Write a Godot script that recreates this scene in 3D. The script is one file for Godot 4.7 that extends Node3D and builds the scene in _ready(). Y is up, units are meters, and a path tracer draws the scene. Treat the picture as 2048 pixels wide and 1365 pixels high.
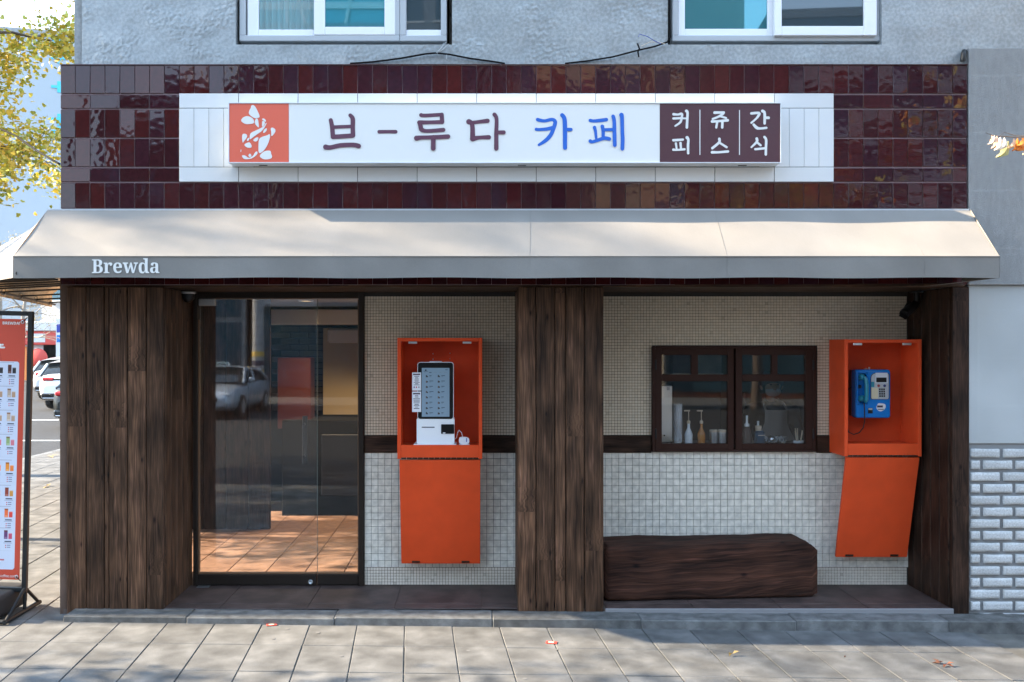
extends Node3D
# A corner cafe front seen square on: metres, y up, facade plane at z = 0, street towards +z.

const EYE := Vector3(0, 1.9, 6.25)      # where the photographer stood
const LENS := 1800.0                    # focal length in photo pixels
const MID := Vector2(946, 692)          # the point straight ahead of the lens
var rng := RandomNumberGenerator.new()
var m := {}                             # materials
var used := {}

# survey: a point read off the photograph at a known distance from the facade plane
func sx(px: float, z := 0.0) -> float: return (px - MID.x) / LENS * (EYE.z - z)
func sy(py: float, z := 0.0) -> float: return EYE.y - (py - MID.y) / LENS * (EYE.z - z)
func sp(px: float, py: float, z := 0.0) -> Vector3: return Vector3(sx(px, z), sy(py, z), z)

class MB:
	# collects triangles of one part
	var v := PackedVector3Array()
	var n := PackedVector3Array()
	var t := PackedVector2Array()
	var c := PackedColorArray()
	var ix := PackedInt32Array()
	var xf := Transform3D()
	var col := Color.WHITE
	var uvo := Vector2.ZERO
	var swap := false
	func uvp(p: Vector3, nn: Vector3) -> Vector2:
		var a := nn.abs()
		var u: Vector2
		if a.x >= a.y and a.x >= a.z: u = Vector2(p.z, -p.y)
		elif a.y >= a.z: u = Vector2(p.x, p.z)
		else: u = Vector2(p.x, -p.y)
		if swap: u = Vector2(u.y, u.x)
		return u + uvo
	func vert(p: Vector3, nn: Vector3, uv: Vector2) -> int:
		v.append(xf * p)
		n.append((xf.basis * nn).normalized())
		t.append(uv)
		c.append(col)
		return v.size() - 1
	func put(i: int, j: int, k: int) -> void:
		var g := (v[j] - v[i]).cross(v[k] - v[i])
		if g.dot(n[i] + n[j] + n[k]) > 0.0:
			ix.append(i); ix.append(k); ix.append(j)
		else:
			ix.append(i); ix.append(j); ix.append(k)
	func face(p: Array, nn := Vector3.ZERO) -> MB:
		var g: Vector3 = (p[1] - p[0]).cross(p[2] - p[0]).normalized()
		if nn != Vector3.ZERO and g.dot(nn) < 0.0: g = -g
		var b := v.size()
		for q in p: vert(q, g, uvp(q, g))
		for k in range(1, p.size() - 1): put(b, b + k, b + k + 1)
		return self
	func box(ctr: Vector3, s: Vector3, bev := 0.0) -> MB:
		var h := s * 0.5
		var e := minf(bev, minf(h.x, minf(h.y, h.z)) * 0.9)
		if e <= 0.0:
			for ax in 3:
				for sg in [-1.0, 1.0]:
					var nn := Vector3.ZERO
					nn[ax] = sg
					var a1 := (ax + 1) % 3
					var a2 := (ax + 2) % 3
					var ps := []
					for k in [[-1, -1], [1, -1], [1, 1], [-1, 1]]:
						var q := Vector3.ZERO
						q[ax] = sg * h[ax]; q[a1] = k[0] * h[a1]; q[a2] = k[1] * h[a2]
						ps.append(ctr + q)
					face(ps, nn)
			return self
		for ax in 3:
			var a1 := (ax + 1) % 3
			var a2 := (ax + 2) % 3
			for sg in [-1.0, 1.0]:
				var nn := Vector3.ZERO
				nn[ax] = sg
				var ps := []
				for k in [[-1, -1], [1, -1], [1, 1], [-1, 1]]:
					var q := Vector3.ZERO
					q[ax] = sg * h[ax]; q[a1] = k[0] * (h[a1] - e); q[a2] = k[1] * (h[a2] - e)
					ps.append(ctr + q)
				face(ps, nn)
			for s1 in [-1.0, 1.0]:
				for s2 in [-1.0, 1.0]:
					var nn := Vector3.ZERO
					nn[a1] = s1; nn[a2] = s2
					var ps := []
					for k in [[-1, 0], [1, 0], [1, 1], [-1, 1]]:
						var q := Vector3.ZERO
						q[ax] = k[0] * (h[ax] - e)
						q[a1] = s1 * (h[a1] - (e if k[1] else 0.0))
						q[a2] = s2 * (h[a2] - (0.0 if k[1] else e))
						ps.append(ctr + q)
					face(ps, nn)
		for a in [-1.0, 1.0]:
			for b in [-1.0, 1.0]:
				for d in [-1.0, 1.0]:
					var k := Vector3(a, b, d)
					face([ctr + k * (h - Vector3(0, e, e)), ctr + k * (h - Vector3(e, 0, e)), ctr + k * (h - Vector3(e, e, 0))], k)
		return self
	func span(a: Vector3, b: Vector3, bev := 0.0) -> MB:
		return box((a + b) * 0.5, (b - a).abs(), bev)
	# smooth sheet through rows of points; out: a direction it faces, or ZERO for away from each row's middle
	func grid(rows: Array, wrap := false, out := Vector3.ZERO, uvs := 1.0) -> MB:
		var nr := rows.size()
		var nc: int = rows[0].size()
		var nor := []
		for i in nr:
			var a := PackedVector3Array()
			a.resize(nc)
			nor.append(a)
		var cells := nc if wrap else nc - 1
		for i in nr - 1:
			for j in cells:
				var j2 := (j + 1) % nc
				var g: Vector3 = (rows[i + 1][j2] - rows[i][j]).cross(rows[i + 1][j] - rows[i][j2])
				nor[i][j] += g; nor[i][j2] += g; nor[i + 1][j] += g; nor[i + 1][j2] += g
		var score := 0.0
		for i in nr:
			var mid := Vector3.ZERO
			if out == Vector3.ZERO:
				for q in rows[i]: mid += q
				mid /= nc
			for j in nc:
				score += nor[i][j].dot(out if out != Vector3.ZERO else rows[i][j] - mid)
		var sg := 1.0 if score >= 0.0 else -1.0
		var b := v.size()
		var along := 0.0
		for i in nr:
			if i > 0: along += (rows[i][0] - rows[i - 1][0]).length()
			var across := 0.0
			for j in nc + (1 if wrap else 0):
				var jj := j % nc
				if j > 0: across += (rows[i][jj] - rows[i][(j - 1) % nc]).length()
				var nn: Vector3 = nor[i][jj] * sg
				vert(rows[i][jj], nn.normalized() if nn.length() > 1e-12 else Vector3.UP, Vector2(across, along) * uvs + uvo if not swap else Vector2(along, across) * uvs + uvo)
		var w := nc + (1 if wrap else 0)
		for i in nr - 1:
			for j in w - 1:
				var p := b + i * w + j
				put(p, p + 1, p + w + 1)
				put(p, p + w + 1, p + w)
		return self
	func tube(pts: Array, rad, sides := 8, caps := true) -> MB:
		var rows := []
		var up := Vector3(0.31, 0.2, 0.93)
		for i in pts.size():
			var d: Vector3 = (pts[mini(i + 1, pts.size() - 1)] - pts[maxi(i - 1, 0)]).normalized()
			if absf(d.dot(up)) > 0.95: up = Vector3(0.9, 0.1, -0.3).normalized()
			var s := d.cross(up).normalized()
			up = s.cross(d).normalized()
			var r: float = rad[i] if rad is Array else rad
			var row := PackedVector3Array()
			for k in sides:
				var a := TAU * k / sides
				row.append(pts[i] + (s * cos(a) + up * sin(a)) * r)
			rows.append(row)
		grid(rows, true)
		if caps:
			face(Array(rows[0]), pts[0] - pts[1])
			face(Array(rows[-1]), pts[-1] - pts[-2])
		return self
	func lathe(prof: Array, ctr: Vector3, sides := 16) -> MB:
		# prof: Vector2(radius, height) from bottom to top
		var rows := []
		for q in prof:
			var row := PackedVector3Array()
			for k in sides:
				var a := TAU * k / sides
				row.append(ctr + Vector3(cos(a) * maxf(q.x, 0.0002), q.y, sin(a) * maxf(q.x, 0.0002)))
			rows.append(row)
		return grid(rows, true)
	# flat polygon in x/y pushed out from z0 to z1
	func prism(poly: PackedVector2Array, z0: float, z1: float) -> MB:
		var tr := Geometry2D.triangulate_polygon(poly)
		for side in [[z1, Vector3(0, 0, 1)], [z0, Vector3(0, 0, -1)]]:
			var nn: Vector3 = side[1] * (1.0 if z1 > z0 else -1.0)
			var b := v.size()
			for q in poly: vert(Vector3(q.x, q.y, side[0]), nn, Vector2(q.x, -q.y) + uvo)
			for k in range(0, tr.size(), 3): put(b + tr[k], b + tr[k + 1], b + tr[k + 2])
		var area := 0.0
		for k in poly.size():
			var a := poly[k]
			var d := poly[(k + 1) % poly.size()]
			area += a.cross(d)
		for k in poly.size():
			var a := poly[k]
			var d := poly[(k + 1) % poly.size()]
			var o := Vector2(d.y - a.y, a.x - d.x) * signf(area)
			face([Vector3(a.x, a.y, z0), Vector3(d.x, d.y, z0), Vector3(d.x, d.y, z1), Vector3(a.x, a.y, z1)], Vector3(o.x, o.y, 0))
		return self
	func mesh() -> ArrayMesh:
		var a := []
		a.resize(Mesh.ARRAY_MAX)
		a[Mesh.ARRAY_VERTEX] = v
		a[Mesh.ARRAY_NORMAL] = n
		a[Mesh.ARRAY_TEX_UV] = t
		a[Mesh.ARRAY_COLOR] = c
		a[Mesh.ARRAY_INDEX] = ix
		var am := ArrayMesh.new()
		am.add_surface_from_arrays(Mesh.PRIMITIVE_TRIANGLES, a)
		return am

func mb() -> MB: return MB.new()
func bx(a: Vector3, b: Vector3, bev := 0.0) -> MB: return mb().span(a, b, bev)

func numbered(called: String) -> String:
	if not used.has(called):
		used[called] = 0
		return called
	used[called] += 1
	return "%s_%03d" % [called, used[called]]
func thing(called: String, label: String, category: String, at := Vector3.ZERO, group := "") -> Node3D:
	var o := Node3D.new()
	o.name = numbered(called)
	o.position = at
	add_child(o)
	tag(o, label, category, group)
	return o
func tag(o: Node, label: String, category: String, group := "") -> void:
	if label: o.set_meta("label", label)
	if category: o.set_meta("category", category)
	if group: o.set_meta("group", group)
func part(called: String, b, mat: Material, parent: Node = null, at := Vector3.ZERO) -> MeshInstance3D:
	var o := MeshInstance3D.new()
	o.mesh = b.mesh() if b is MB else b
	o.material_override = mat
	o.position = at
	if parent == null:
		o.name = numbered(called)
		add_child(o)
	else:
		var k: Dictionary = parent.get_meta("_n", {})
		var c: int = k.get(called, -1) + 1
		k[called] = c
		parent.set_meta("_n", k)
		o.name = called if c == 0 else "%s_%03d" % [called, c]
		parent.add_child(o, true)
	return o
func structure(called: String, label: String, b: MB, mat: Material) -> MeshInstance3D:
	var o := part(called, b, mat)
	tag(o, label, "")
	o.set_meta("kind", "structure")
	return o
func copy(o: Node3D, label := "", at = null) -> Node3D:
	var k: Node3D = o.duplicate()
	var base := o.name.rstrip("0123456789").rstrip("_")
	k.name = numbered(base)
	add_child(k)
	if label: k.set_meta("label", label)
	if at != null: k.position = at
	return k
func stroke(b: MB, pts: Array, z: float) -> void:
	# a brush stroke: pts are Vector3(x, y, radius), laid as a thin raised ribbon with round ends
	var l := PackedVector2Array()
	var r := PackedVector2Array()
	var fine := []
	for i in pts.size() - 1:
		var p0: Vector3 = pts[maxi(i - 1, 0)]
		var p1: Vector3 = pts[i]
		var p2: Vector3 = pts[i + 1]
		var p3: Vector3 = pts[mini(i + 2, pts.size() - 1)]
		for k in 4: fine.append(p1.cubic_interpolate(p2, p0, p3, k / 4.0))
	fine.append(pts[-1])
	for i in fine.size():
		var a: Vector3 = fine[maxi(i - 1, 0)]
		var d: Vector3 = fine[mini(i + 1, fine.size() - 1)]
		var dir := Vector2(d.x - a.x, d.y - a.y).normalized()
		var o: Vector2 = Vector2(-dir.y, dir.x) * fine[i].z
		var p := Vector2(fine[i].x, fine[i].y)
		l.append(p + o)
		r.append(p - o)
	var up := Vector3(0, 0, 1)
	for i in fine.size() - 1:
		b.face([Vector3(l[i].x, l[i].y, z), Vector3(r[i].x, r[i].y, z), Vector3(r[i + 1].x, r[i + 1].y, z), Vector3(l[i + 1].x, l[i + 1].y, z)], up)
	for e in [0, fine.size() - 1]:
		var ps := []
		for k in 14: ps.append(Vector3(fine[e].x + cos(TAU * k / 14) * fine[e].z, fine[e].y + sin(TAU * k / 14) * fine[e].z, z + 0.00025))
		b.face(ps, up)
func rounded(poly: Array, times := 2) -> PackedVector2Array:
	var p := PackedVector2Array(poly)
	for k in times:
		var q := PackedVector2Array()
		for i in p.size():
			var a := p[i]
			var d := p[(i + 1) % p.size()]
			q.append(a.lerp(d, 0.25))
			q.append(a.lerp(d, 0.75))
		p = q
	return p
func round_rect(x0: float, y0: float, x1: float, y1: float, r: float, seg := 4) -> PackedVector2Array:
	var p := PackedVector2Array()
	for k in 4:
		var cx := x1 - r if k in [0, 3] else x0 + r
		var cy := y1 - r if k in [0, 1] else y0 + r
		for s in seg + 1:
			var a := (k + float(s) / seg) * PI / 2
			p.append(Vector2(cx + cos(a) * r, cy + sin(a) * r))
	return p

# materials ---------------------------------------------------------------
func mat(called: String, r: float, g: float, b: float, rough := 0.7, metal := 0.0) -> StandardMaterial3D:
	var k := StandardMaterial3D.new()
	k.resource_name = called
	k.albedo_color = Color(r, g, b).linear_to_srgb()
	k.roughness = rough
	k.metallic = metal
	m[called] = k
	return k
func noise_tex(freq: float, octaves: int, lo: float, hi: float, sd := 1, size := 256, type := FastNoiseLite.TYPE_SIMPLEX_SMOOTH, contrast := 0.0) -> NoiseTexture2D:
	var f := FastNoiseLite.new()
	f.seed = sd
	f.noise_type = type
	f.frequency = freq
	f.fractal_octaves = octaves
	if octaves <= 1: f.fractal_type = FastNoiseLite.FRACTAL_NONE
	var t := NoiseTexture2D.new()
	t.width = size
	t.height = size
	t.seamless = true
	t.noise = f
	var g := Gradient.new()
	g.offsets = PackedFloat32Array([contrast, 1.0 - contrast])
	g.colors = PackedColorArray([Color(lo, lo, lo), Color(hi, hi, hi)])
	t.color_ramp = g
	return t
func tri(k: StandardMaterial3D, scale: float, albedo: Texture2D, bump: Texture2D = null, height := 0.0) -> StandardMaterial3D:
	k.uv1_triplanar = true
	k.uv1_world_triplanar = true
	k.uv1_scale = Vector3.ONE * scale
	if albedo: k.albedo_texture = albedo
	relief(k, bump, height)
	return k
func relief(k: StandardMaterial3D, bump: Texture2D, height: float) -> void:
	if bump:
		k.heightmap_enabled = true
		k.heightmap_texture = bump
		k.heightmap_scale = height
func blotch(k: StandardMaterial3D, scale: float, t: Texture2D) -> StandardMaterial3D:
	k.detail_enabled = true
	k.detail_albedo = t
	k.detail_blend_mode = BaseMaterial3D.BLEND_MODE_MUL
	k.detail_uv_layer = BaseMaterial3D.DETAIL_UV_2
	k.uv2_triplanar = true
	k.uv2_world_triplanar = true
	k.uv2_scale = Vector3.ONE * scale
	return k
func glass(called: String, r: float, g: float, b: float, alpha: float) -> StandardMaterial3D:
	var k := mat(called, r, g, b, 0.02)
	k.transparency = BaseMaterial3D.TRANSPARENCY_ALPHA
	k.albedo_color.a = alpha
	return k
func wood_images(sd: int) -> Array:
	var w := 256
	var h := 1024
	var f := FastNoiseLite.new()
	f.seed = sd
	f.frequency = 1.0
	f.fractal_octaves = 3
	var knots := []
	rng.seed = sd
	for k in 7: knots.append(Vector3(rng.randf() * w, rng.randf() * h, rng.randf_range(5, 10)))
	var col := PackedByteArray()
	col.resize(w * h * 3)
	var hgt := PackedByteArray()
	hgt.resize(w * h)
	for y in h:
		for x in w:
			var xx := float(x)
			var kd := 0.0
			for kn in knots:
				var dy: float = absf(y - kn.y)
				if dy < 70.0:
					var dx: float = x - kn.x
					var e: float = exp(-(dx * dx) / (kn.z * kn.z * 6.0) - dy * dy / (kn.z * kn.z * 20.0))
					xx += dx * e * 1.2
					kd = maxf(kd, exp(-(dx * dx) / (kn.z * kn.z * 0.7) - dy * dy / (kn.z * kn.z * 1.6)))
			var fade := minf(1.0, minf(y, h - 1 - y) / 90.0)
			var bend := f.get_noise_2d(x * 0.010, y * 0.003 * fade + 7.0) * 16.0
			var g := f.get_noise_2d((xx + bend) * 0.07, y * 0.0018)
			var fib := f.get_noise_2d(x * 0.45 + 90.0, y * 0.006)
			var big := f.get_noise_2d(x * 0.011 + 40.0, y * 0.0045)
			var ring := 0.5 + 0.5 * sin((xx + bend) * 0.34 + g * 5.0)
			var wear := maxf(0.0, f.get_noise_2d(x * 0.04 + 200.0, y * 0.004) - 0.30) * 1.6
			var val := 0.52 + g * 0.13 + fib * 0.17 + big * 0.24 + (ring - 0.5) * 0.12 + wear * 0.35 - kd * 0.38
			val = clampf(val, 0.08, 1.0)
			var i := (y * w + x)
			col[i * 3] = int(255 * clampf(val * 1.06, 0, 1))
			col[i * 3 + 1] = int(255 * clampf(val * (0.99 - kd * 0.1), 0, 1))
			col[i * 3 + 2] = int(255 * clampf(val * (0.93 + wear * 0.1), 0, 1))
			hgt[i] = int(255 * clampf(0.5 + g * 0.3 + fib * 0.35 + (ring - 0.5) * 0.2 - kd * 0.2, 0, 1))
	return [ImageTexture.create_from_image(Image.create_from_data(w, h, false, Image.FORMAT_RGB8, col)), ImageTexture.create_from_image(Image.create_from_data(w, h, false, Image.FORMAT_L8, hgt))]

func _ready() -> void:
	rng.seed = 7
	# camera, sky, sun, exposure
	var cam := Camera3D.new()
	cam.name = "camera"
	add_child(cam)
	cam.position = EYE
	var near := 0.1
	cam.set_frustum(near * 1365.0 / LENS, Vector2((1024.0 - MID.x) / LENS * near, (MID.y - 682.5) / LENS * near), near, 1500.0)
	cam.current = true
	var env := Environment.new()
	var sky := Sky.new()
	var ps := ProceduralSkyMaterial.new()
	ps.sky_top_color = Color(0.64, 0.745, 0.87)
	ps.sky_horizon_color = Color(0.90, 0.93, 0.93)
	ps.sky_curve = 0.10
	ps.ground_horizon_color = Color(0.60, 0.66, 0.70)
	ps.ground_bottom_color = Color(0.30, 0.30, 0.30)
	ps.sun_angle_max = 12.0
	ps.sky_energy_multiplier = 0.94
	sky.sky_material = ps
	env.background_mode = Environment.BG_SKY
	env.sky = sky
	env.background_energy_multiplier = 1.0
	env.tonemap_mode = Environment.TONE_MAPPER_LINEAR
	env.tonemap_exposure = 5.9
	env.sdfgi_enabled = true
	env.ssao_enabled = true
	env.ssil_enabled = true
	env.fog_enabled = true
	env.fog_density = 0.0001
	env.fog_light_color = Color(0.86, 0.92, 0.98)
	var we := WorldEnvironment.new()
	we.name = "environment"
	we.environment = env
	add_child(we)
	var sun := DirectionalLight3D.new()
	sun.name = "sun"
	sun.light_energy = 1.5
	sun.light_color = Color(1.0, 0.92, 0.80)
	sun.light_angular_distance = 0.53
	sun.shadow_enabled = true
	add_child(sun)
	sun.look_at_from_position(Vector3.ZERO, Vector3(4.32, -2.49, -0.02), Vector3.UP)

	make_materials()
	make_ground()
	make_cafe()
	make_openings()
	make_upper_wall()
	make_interior()
	make_neighbour()
	make_far_side()
	make_street_left()
	make_trees()
	make_awning()
	make_sign()
	make_booths()
	make_small_things()
	make_window_things()
	make_barista()
	make_menu_stand()

func make_materials() -> void:
	var grain := noise_tex(0.11, 4, 0.72, 1.0, 3, 512)
	var grain_b := noise_tex(0.14, 4, 0.0, 1.0, 4, 512)
	var mott := noise_tex(0.012, 4, 0.62, 1.0, 5, 512)
	var mott2 := noise_tex(0.02, 5, 0.8, 1.0, 6, 512)
	var speck := noise_tex(0.32, 2, 0.35, 1.0, 8, 512, FastNoiseLite.TYPE_SIMPLEX, 0.2)
	var wavy := noise_tex(0.016, 1, 0.0, 1.0, 9, 512)
	var weave := noise_tex(0.45, 1, 0.85, 1.0, 10, 256, FastNoiseLite.TYPE_VALUE)
	var w1 := wood_images(11)
	var w2 := wood_images(23)
	# ground
	for k in 4:
		var tone: float = [0.215, 0.20, 0.228, 0.208][k]
		blotch(tri(mat("paver_%d" % k, tone * 0.99, tone * 1.0, tone * 1.0, 0.85), 2.2, grain, grain_b, 0.12), 0.55, mott)
	blotch(tri(mat("pavement_base", 0.22, 0.21, 0.19, 0.95), 2.0, grain, grain_b, 0.2), 0.5, mott)
	blotch(tri(mat("asphalt", 0.045, 0.048, 0.054, 0.85), 2.5, speck, grain_b, 0.3), 0.2, mott2)
	mat("road_paint", 0.6, 0.6, 0.58, 0.7)
	mat("yellow_paint", 0.62, 0.40, 0.08, 0.7)
	blotch(tri(mat("granite", 0.44, 0.445, 0.44, 0.8), 5.0, speck, speck, 0.12), 1.2, mott)
	blotch(tri(mat("granite_dark", 0.37, 0.37, 0.36, 0.85), 5.0, speck, speck, 0.2), 1.2, mott)
	blotch(tri(mat("step_tile", 0.135, 0.088, 0.078, 0.6), 3.0, grain, grain_b, 0.06), 0.8, mott)
	mat("step_edge", 0.20, 0.195, 0.20, 0.8)
	blotch(tri(mat("terracotta", 0.39, 0.22, 0.145, 0.65), 2.5, grain, grain_b, 0.05), 1.0, mott2)
	blotch(tri(mat("terracotta_pale", 0.45, 0.265, 0.18, 0.65), 2.5, grain, grain_b, 0.05), 1.0, mott2)
	mat("door_trim", 0.16, 0.085, 0.045, 0.5)
	mat("floor_grout", 0.11, 0.08, 0.065, 0.9)
	# wood
	for k in 4:
		var w: Array = w1 if k % 2 == 0 else w2
		var f: float = [1.0, 0.74, 1.2, 0.88][k]
		var q := mat("wood_%d" % k, 0.245 * f, 0.146 * f, 0.095 * f, 0.55)
		q.metallic_specular = 0.28
		q.albedo_texture = w[0]
		q.uv1_scale = Vector3(3.6, 0.5, 1)
		relief(q, w[1], 0.18)
	var dk := mat("dark_wood", 0.105, 0.062, 0.045, 0.6)
	dk.albedo_texture = w2[0]
	dk.uv1_scale = Vector3(4.0, 0.7, 1)
	relief(dk, w2[1], 0.1)
	dk.metallic_specular = 0.25
	var be := mat("beam_wood", 0.135, 0.062, 0.042, 0.8)
	be.metallic_specular = 0.3
	be.albedo_texture = w1[0]
	be.uv1_scale = Vector3(1.6, 0.4, 1)
	relief(be, w1[1], 0.4)
	mat("frame_brown", 0.034, 0.014, 0.010, 0.5).metallic_specular = 0.25
	mat("door_frame", 0.020, 0.014, 0.011, 0.45).metallic_specular = 0.3
	# glazed tiles
	for k in 4:
		var c: Array = [[0.050, 0.009, 0.011], [0.040, 0.008, 0.012], [0.064, 0.010, 0.011], [0.042, 0.010, 0.017]][k]
		var q := tri(mat("burgundy_%d" % k, c[0], c[1], c[2], 0.03), 2.2, mott2, wavy, 0.022)
		q.metallic_specular = 0.47
	mat("tile_joint", 0.19, 0.13, 0.14, 0.8)
	for k in 2:
		var q := tri(mat("white_panel_%d" % k, 0.65 - 0.03 * k, 0.66 - 0.03 * k, 0.665 - 0.03 * k, 0.14), 1.2, null, wavy, 0.05)
	mat("panel_joint", 0.05, 0.05, 0.05, 0.9)
	for k in 4:
		var c: Array = [[0.80, 0.75, 0.66], [0.78, 0.73, 0.64], [0.82, 0.77, 0.68], [0.79, 0.75, 0.67]][k]
		blotch(mat("square_tile_%d" % k, c[0], c[1], c[2], 0.28), 1.5, mott2)
	var mo := mat("mosaic", 0.60, 0.50, 0.38, 0.22)
	mo.vertex_color_use_as_albedo = true
	mat("grout", 0.032, 0.027, 0.024, 0.9)
	# plaster, stucco, brick
	blotch(tri(mat("plaster", 0.405, 0.435, 0.445, 0.24), 3.0, mott2, grain_b, 0.06), 0.6, noise_tex(0.02, 5, 0.88, 1.0, 52, 256))
	m.plaster.metallic_specular = 0.75
	var streak := noise_tex(0.02, 4, 0.92, 1.0, 31, 512)
	var rp := blotch(tri(mat("rough_render", 0.47, 0.47, 0.465, 0.85), 2.5, grain, noise_tex(0.16, 3, 0.0, 1.0, 32, 512), 0.6), 1.0, streak)
	rp.uv2_scale = Vector3(2.2, 0.6, 1)
	blotch(tri(mat("smooth_stucco", 0.57, 0.60, 0.61, 0.8), 3.0, noise_tex(0.22, 2, 0.82, 1.0, 33, 512), noise_tex(0.22, 2, 0.0, 1.0, 33, 512), 0.25), 0.4, noise_tex(0.012, 3, 0.92, 1.0, 54, 256))
	for k in 3:
		var f: float = [0.70, 0.66, 0.73][k]
		blotch(tri(mat("white_brick_%d" % k, f, f * 1.01, f * 1.01, 0.8), 6.0, mott2, noise_tex(0.07, 4, 0.0, 1.0, 35, 256) if k == 0 else m["white_brick_0"].heightmap_texture, 0.4), 0.8, m.plaster.detail_albedo)
	mat("mortar", 0.20, 0.205, 0.21, 0.95)
	tri(mat("dark_brick", 0.05, 0.035, 0.028, 0.7), 5.0, mott2, grain_b, 0.2)
	mat("mustard_wall", 0.42, 0.33, 0.21, 0.7)
	mat("pier_orange", 0.09, 0.010, 0.004, 0.6)
	mat("ceiling_paint", 0.30, 0.27, 0.22, 0.9)
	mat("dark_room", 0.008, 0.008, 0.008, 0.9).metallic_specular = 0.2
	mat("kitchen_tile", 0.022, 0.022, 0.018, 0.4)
	# booths and fittings
	for k in 2:
		var q := tri(mat("orange_%d" % k, [0.72, 0.60][k], [0.076, 0.060][k], [0.018, 0.013][k], 0.55), 1.5, noise_tex(0.012, 3, 0.93, 1.0, 53, 256))
	for k in 2: m["orange_%d" % k].metallic_specular = 0.3
	mat("white_plastic", 0.78, 0.80, 0.83, 0.35)
	mat("pale_plastic", 0.62, 0.66, 0.72, 0.3)
	mat("black_plastic", 0.007, 0.007, 0.008, 0.3).metallic_specular = 0.35
	mat("black_rubber", 0.015, 0.015, 0.016, 0.7)
	mat("black_metal", 0.011, 0.012, 0.013, 0.45).metallic_specular = 0.4
	mat("steel", 0.55, 0.58, 0.6, 0.3, 0.9)
	mat("zinc", 0.5, 0.5, 0.5, 0.45, 0.7)
	mat("phone_blue", 0.0, 0.17, 0.56, 0.25).metallic_specular = 0.4
	mat("phone_dark", 0.012, 0.016, 0.025, 0.4)
	mat("handset_teal", 0.015, 0.24, 0.33, 0.3)
	mat("phone_panel", 0.42, 0.45, 0.48, 0.4)
	mat("cream_card", 0.62, 0.56, 0.40, 0.7)
	mat("sticker_white", 0.7, 0.7, 0.72, 0.6)
	mat("ink", 0.03, 0.03, 0.06, 0.8)
	mat("button_red", 0.32, 0.05, 0.06, 0.4)
	mat("button_blue", 0.03, 0.05, 0.2, 0.4)
	mat("navy", 0.02, 0.04, 0.3, 0.5)
	# sign
	mat("sign_white", 0.74, 0.73, 0.705, 0.3)
	mat("sign_trim", 0.64, 0.68, 0.72, 0.3)
	mat("sign_orange", 0.72, 0.125, 0.07, 0.35)
	mat("sign_burgundy", 0.075, 0.026, 0.036, 0.35)
	mat("letter_burgundy", 0.115, 0.04, 0.07, 0.4)
	mat("letter_blue", 0.015, 0.12, 0.52, 0.4)
	mat("letter_white", 0.7, 0.7, 0.68, 0.4)
	# awning
	var aw := blotch(tri(mat("canvas", 0.275, 0.257, 0.235, 0.75), 9.0, weave, weave, 0.05), 0.5, noise_tex(0.014, 4, 0.88, 1.0, 51, 256))
	aw.rim_enabled = true
	aw.rim = 0.3
	var av := blotch(tri(mat("canvas_valance", 0.275, 0.26, 0.24, 0.8), 9.0, weave, weave, 0.05), 0.5, aw.detail_albedo)
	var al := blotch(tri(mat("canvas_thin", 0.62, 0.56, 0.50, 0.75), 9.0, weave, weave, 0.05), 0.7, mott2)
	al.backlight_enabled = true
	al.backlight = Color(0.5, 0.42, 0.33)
	# windows
	mat("window_white", 0.78, 0.79, 0.82, 0.35)
	mat("window_grey", 0.42, 0.44, 0.46, 0.5)
	var cg := mat("coated_glass", 0.06, 0.24, 0.28, 0.015, 0.5)
	cg.metallic_specular = 0.8
	var cg2 := mat("coated_glass_dark", 0.07, 0.09, 0.10, 0.015, 0.5)
	cg2.metallic_specular = 0.8
	glass("pane", 0.2, 0.22, 0.22, 0.006)
	glass("pane_green", 0.7, 0.9, 0.9, 0.12)
	mat("glass_edge", 0.16, 0.20, 0.18, 0.2)
	var cu := mat("curtain", 0.12, 0.33, 0.36, 0.8)
	mat("cable_black", 0.008, 0.008, 0.009, 0.8).metallic_specular = 0.2
	mat("cable_grey", 0.35, 0.37, 0.38, 0.6)
	# plants
	var le := mat("ginkgo_leaf", 1, 1, 1, 0.6)
	le.vertex_color_use_as_albedo = true
	le.backlight_enabled = true
	le.backlight = Color(0.55, 0.55, 0.35)
	tri(mat("bark", 0.16, 0.12, 0.095, 0.9), 6.0, mott, grain_b, 0.6)
	tri(mat("bark_pale", 0.42, 0.36, 0.30, 0.9), 6.0, mott, grain_b, 0.5)
	# far things
	mat("far_white", 0.62, 0.62, 0.62, 0.8)
	mat("far_pale_blue", 0.36, 0.41, 0.45, 0.8)
	tri(mat("far_beige", 0.34, 0.29, 0.225, 0.8), 0.4, mott2)
	tri(mat("far_brown", 0.14, 0.085, 0.06, 0.8), 0.6, mott2)
	tri(mat("far_brick", 0.38, 0.13, 0.07, 0.8), 0.6, mott2)
	tri(mat("far_grey", 0.36, 0.37, 0.38, 0.8), 0.4, mott2)
	mat("far_glass", 0.05, 0.10, 0.13, 0.05, 0.4)
	mat("tower_glass", 0.10, 0.36, 0.42, 0.06, 0.5)
	mat("tower_white", 0.75, 0.78, 0.76, 0.6)
	mat("cyan_mark", 0.06, 0.50, 0.68, 0.6)
	mat("shop_red", 0.55, 0.06, 0.045, 0.5)
	mat("shop_orange", 0.75, 0.25, 0.06, 0.5)
	# cars
	for c in [["silver", 0.50, 0.52, 0.54], ["white", 0.72, 0.74, 0.76], ["ink_black", 0.004, 0.008, 0.010], ["taxi_silver", 0.42, 0.47, 0.53], ["dark_grey", 0.05, 0.05, 0.055]]:
		var q := mat("paint_" + c[0], c[1], c[2], c[3], 0.3, 0.25)
		q.clearcoat_enabled = true
		q.clearcoat = 1.0 if c[1] > 0.03 else 0.35
		q.clearcoat_roughness = 0.05
	mat("car_glass", 0.015, 0.018, 0.02, 0.04)
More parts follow.
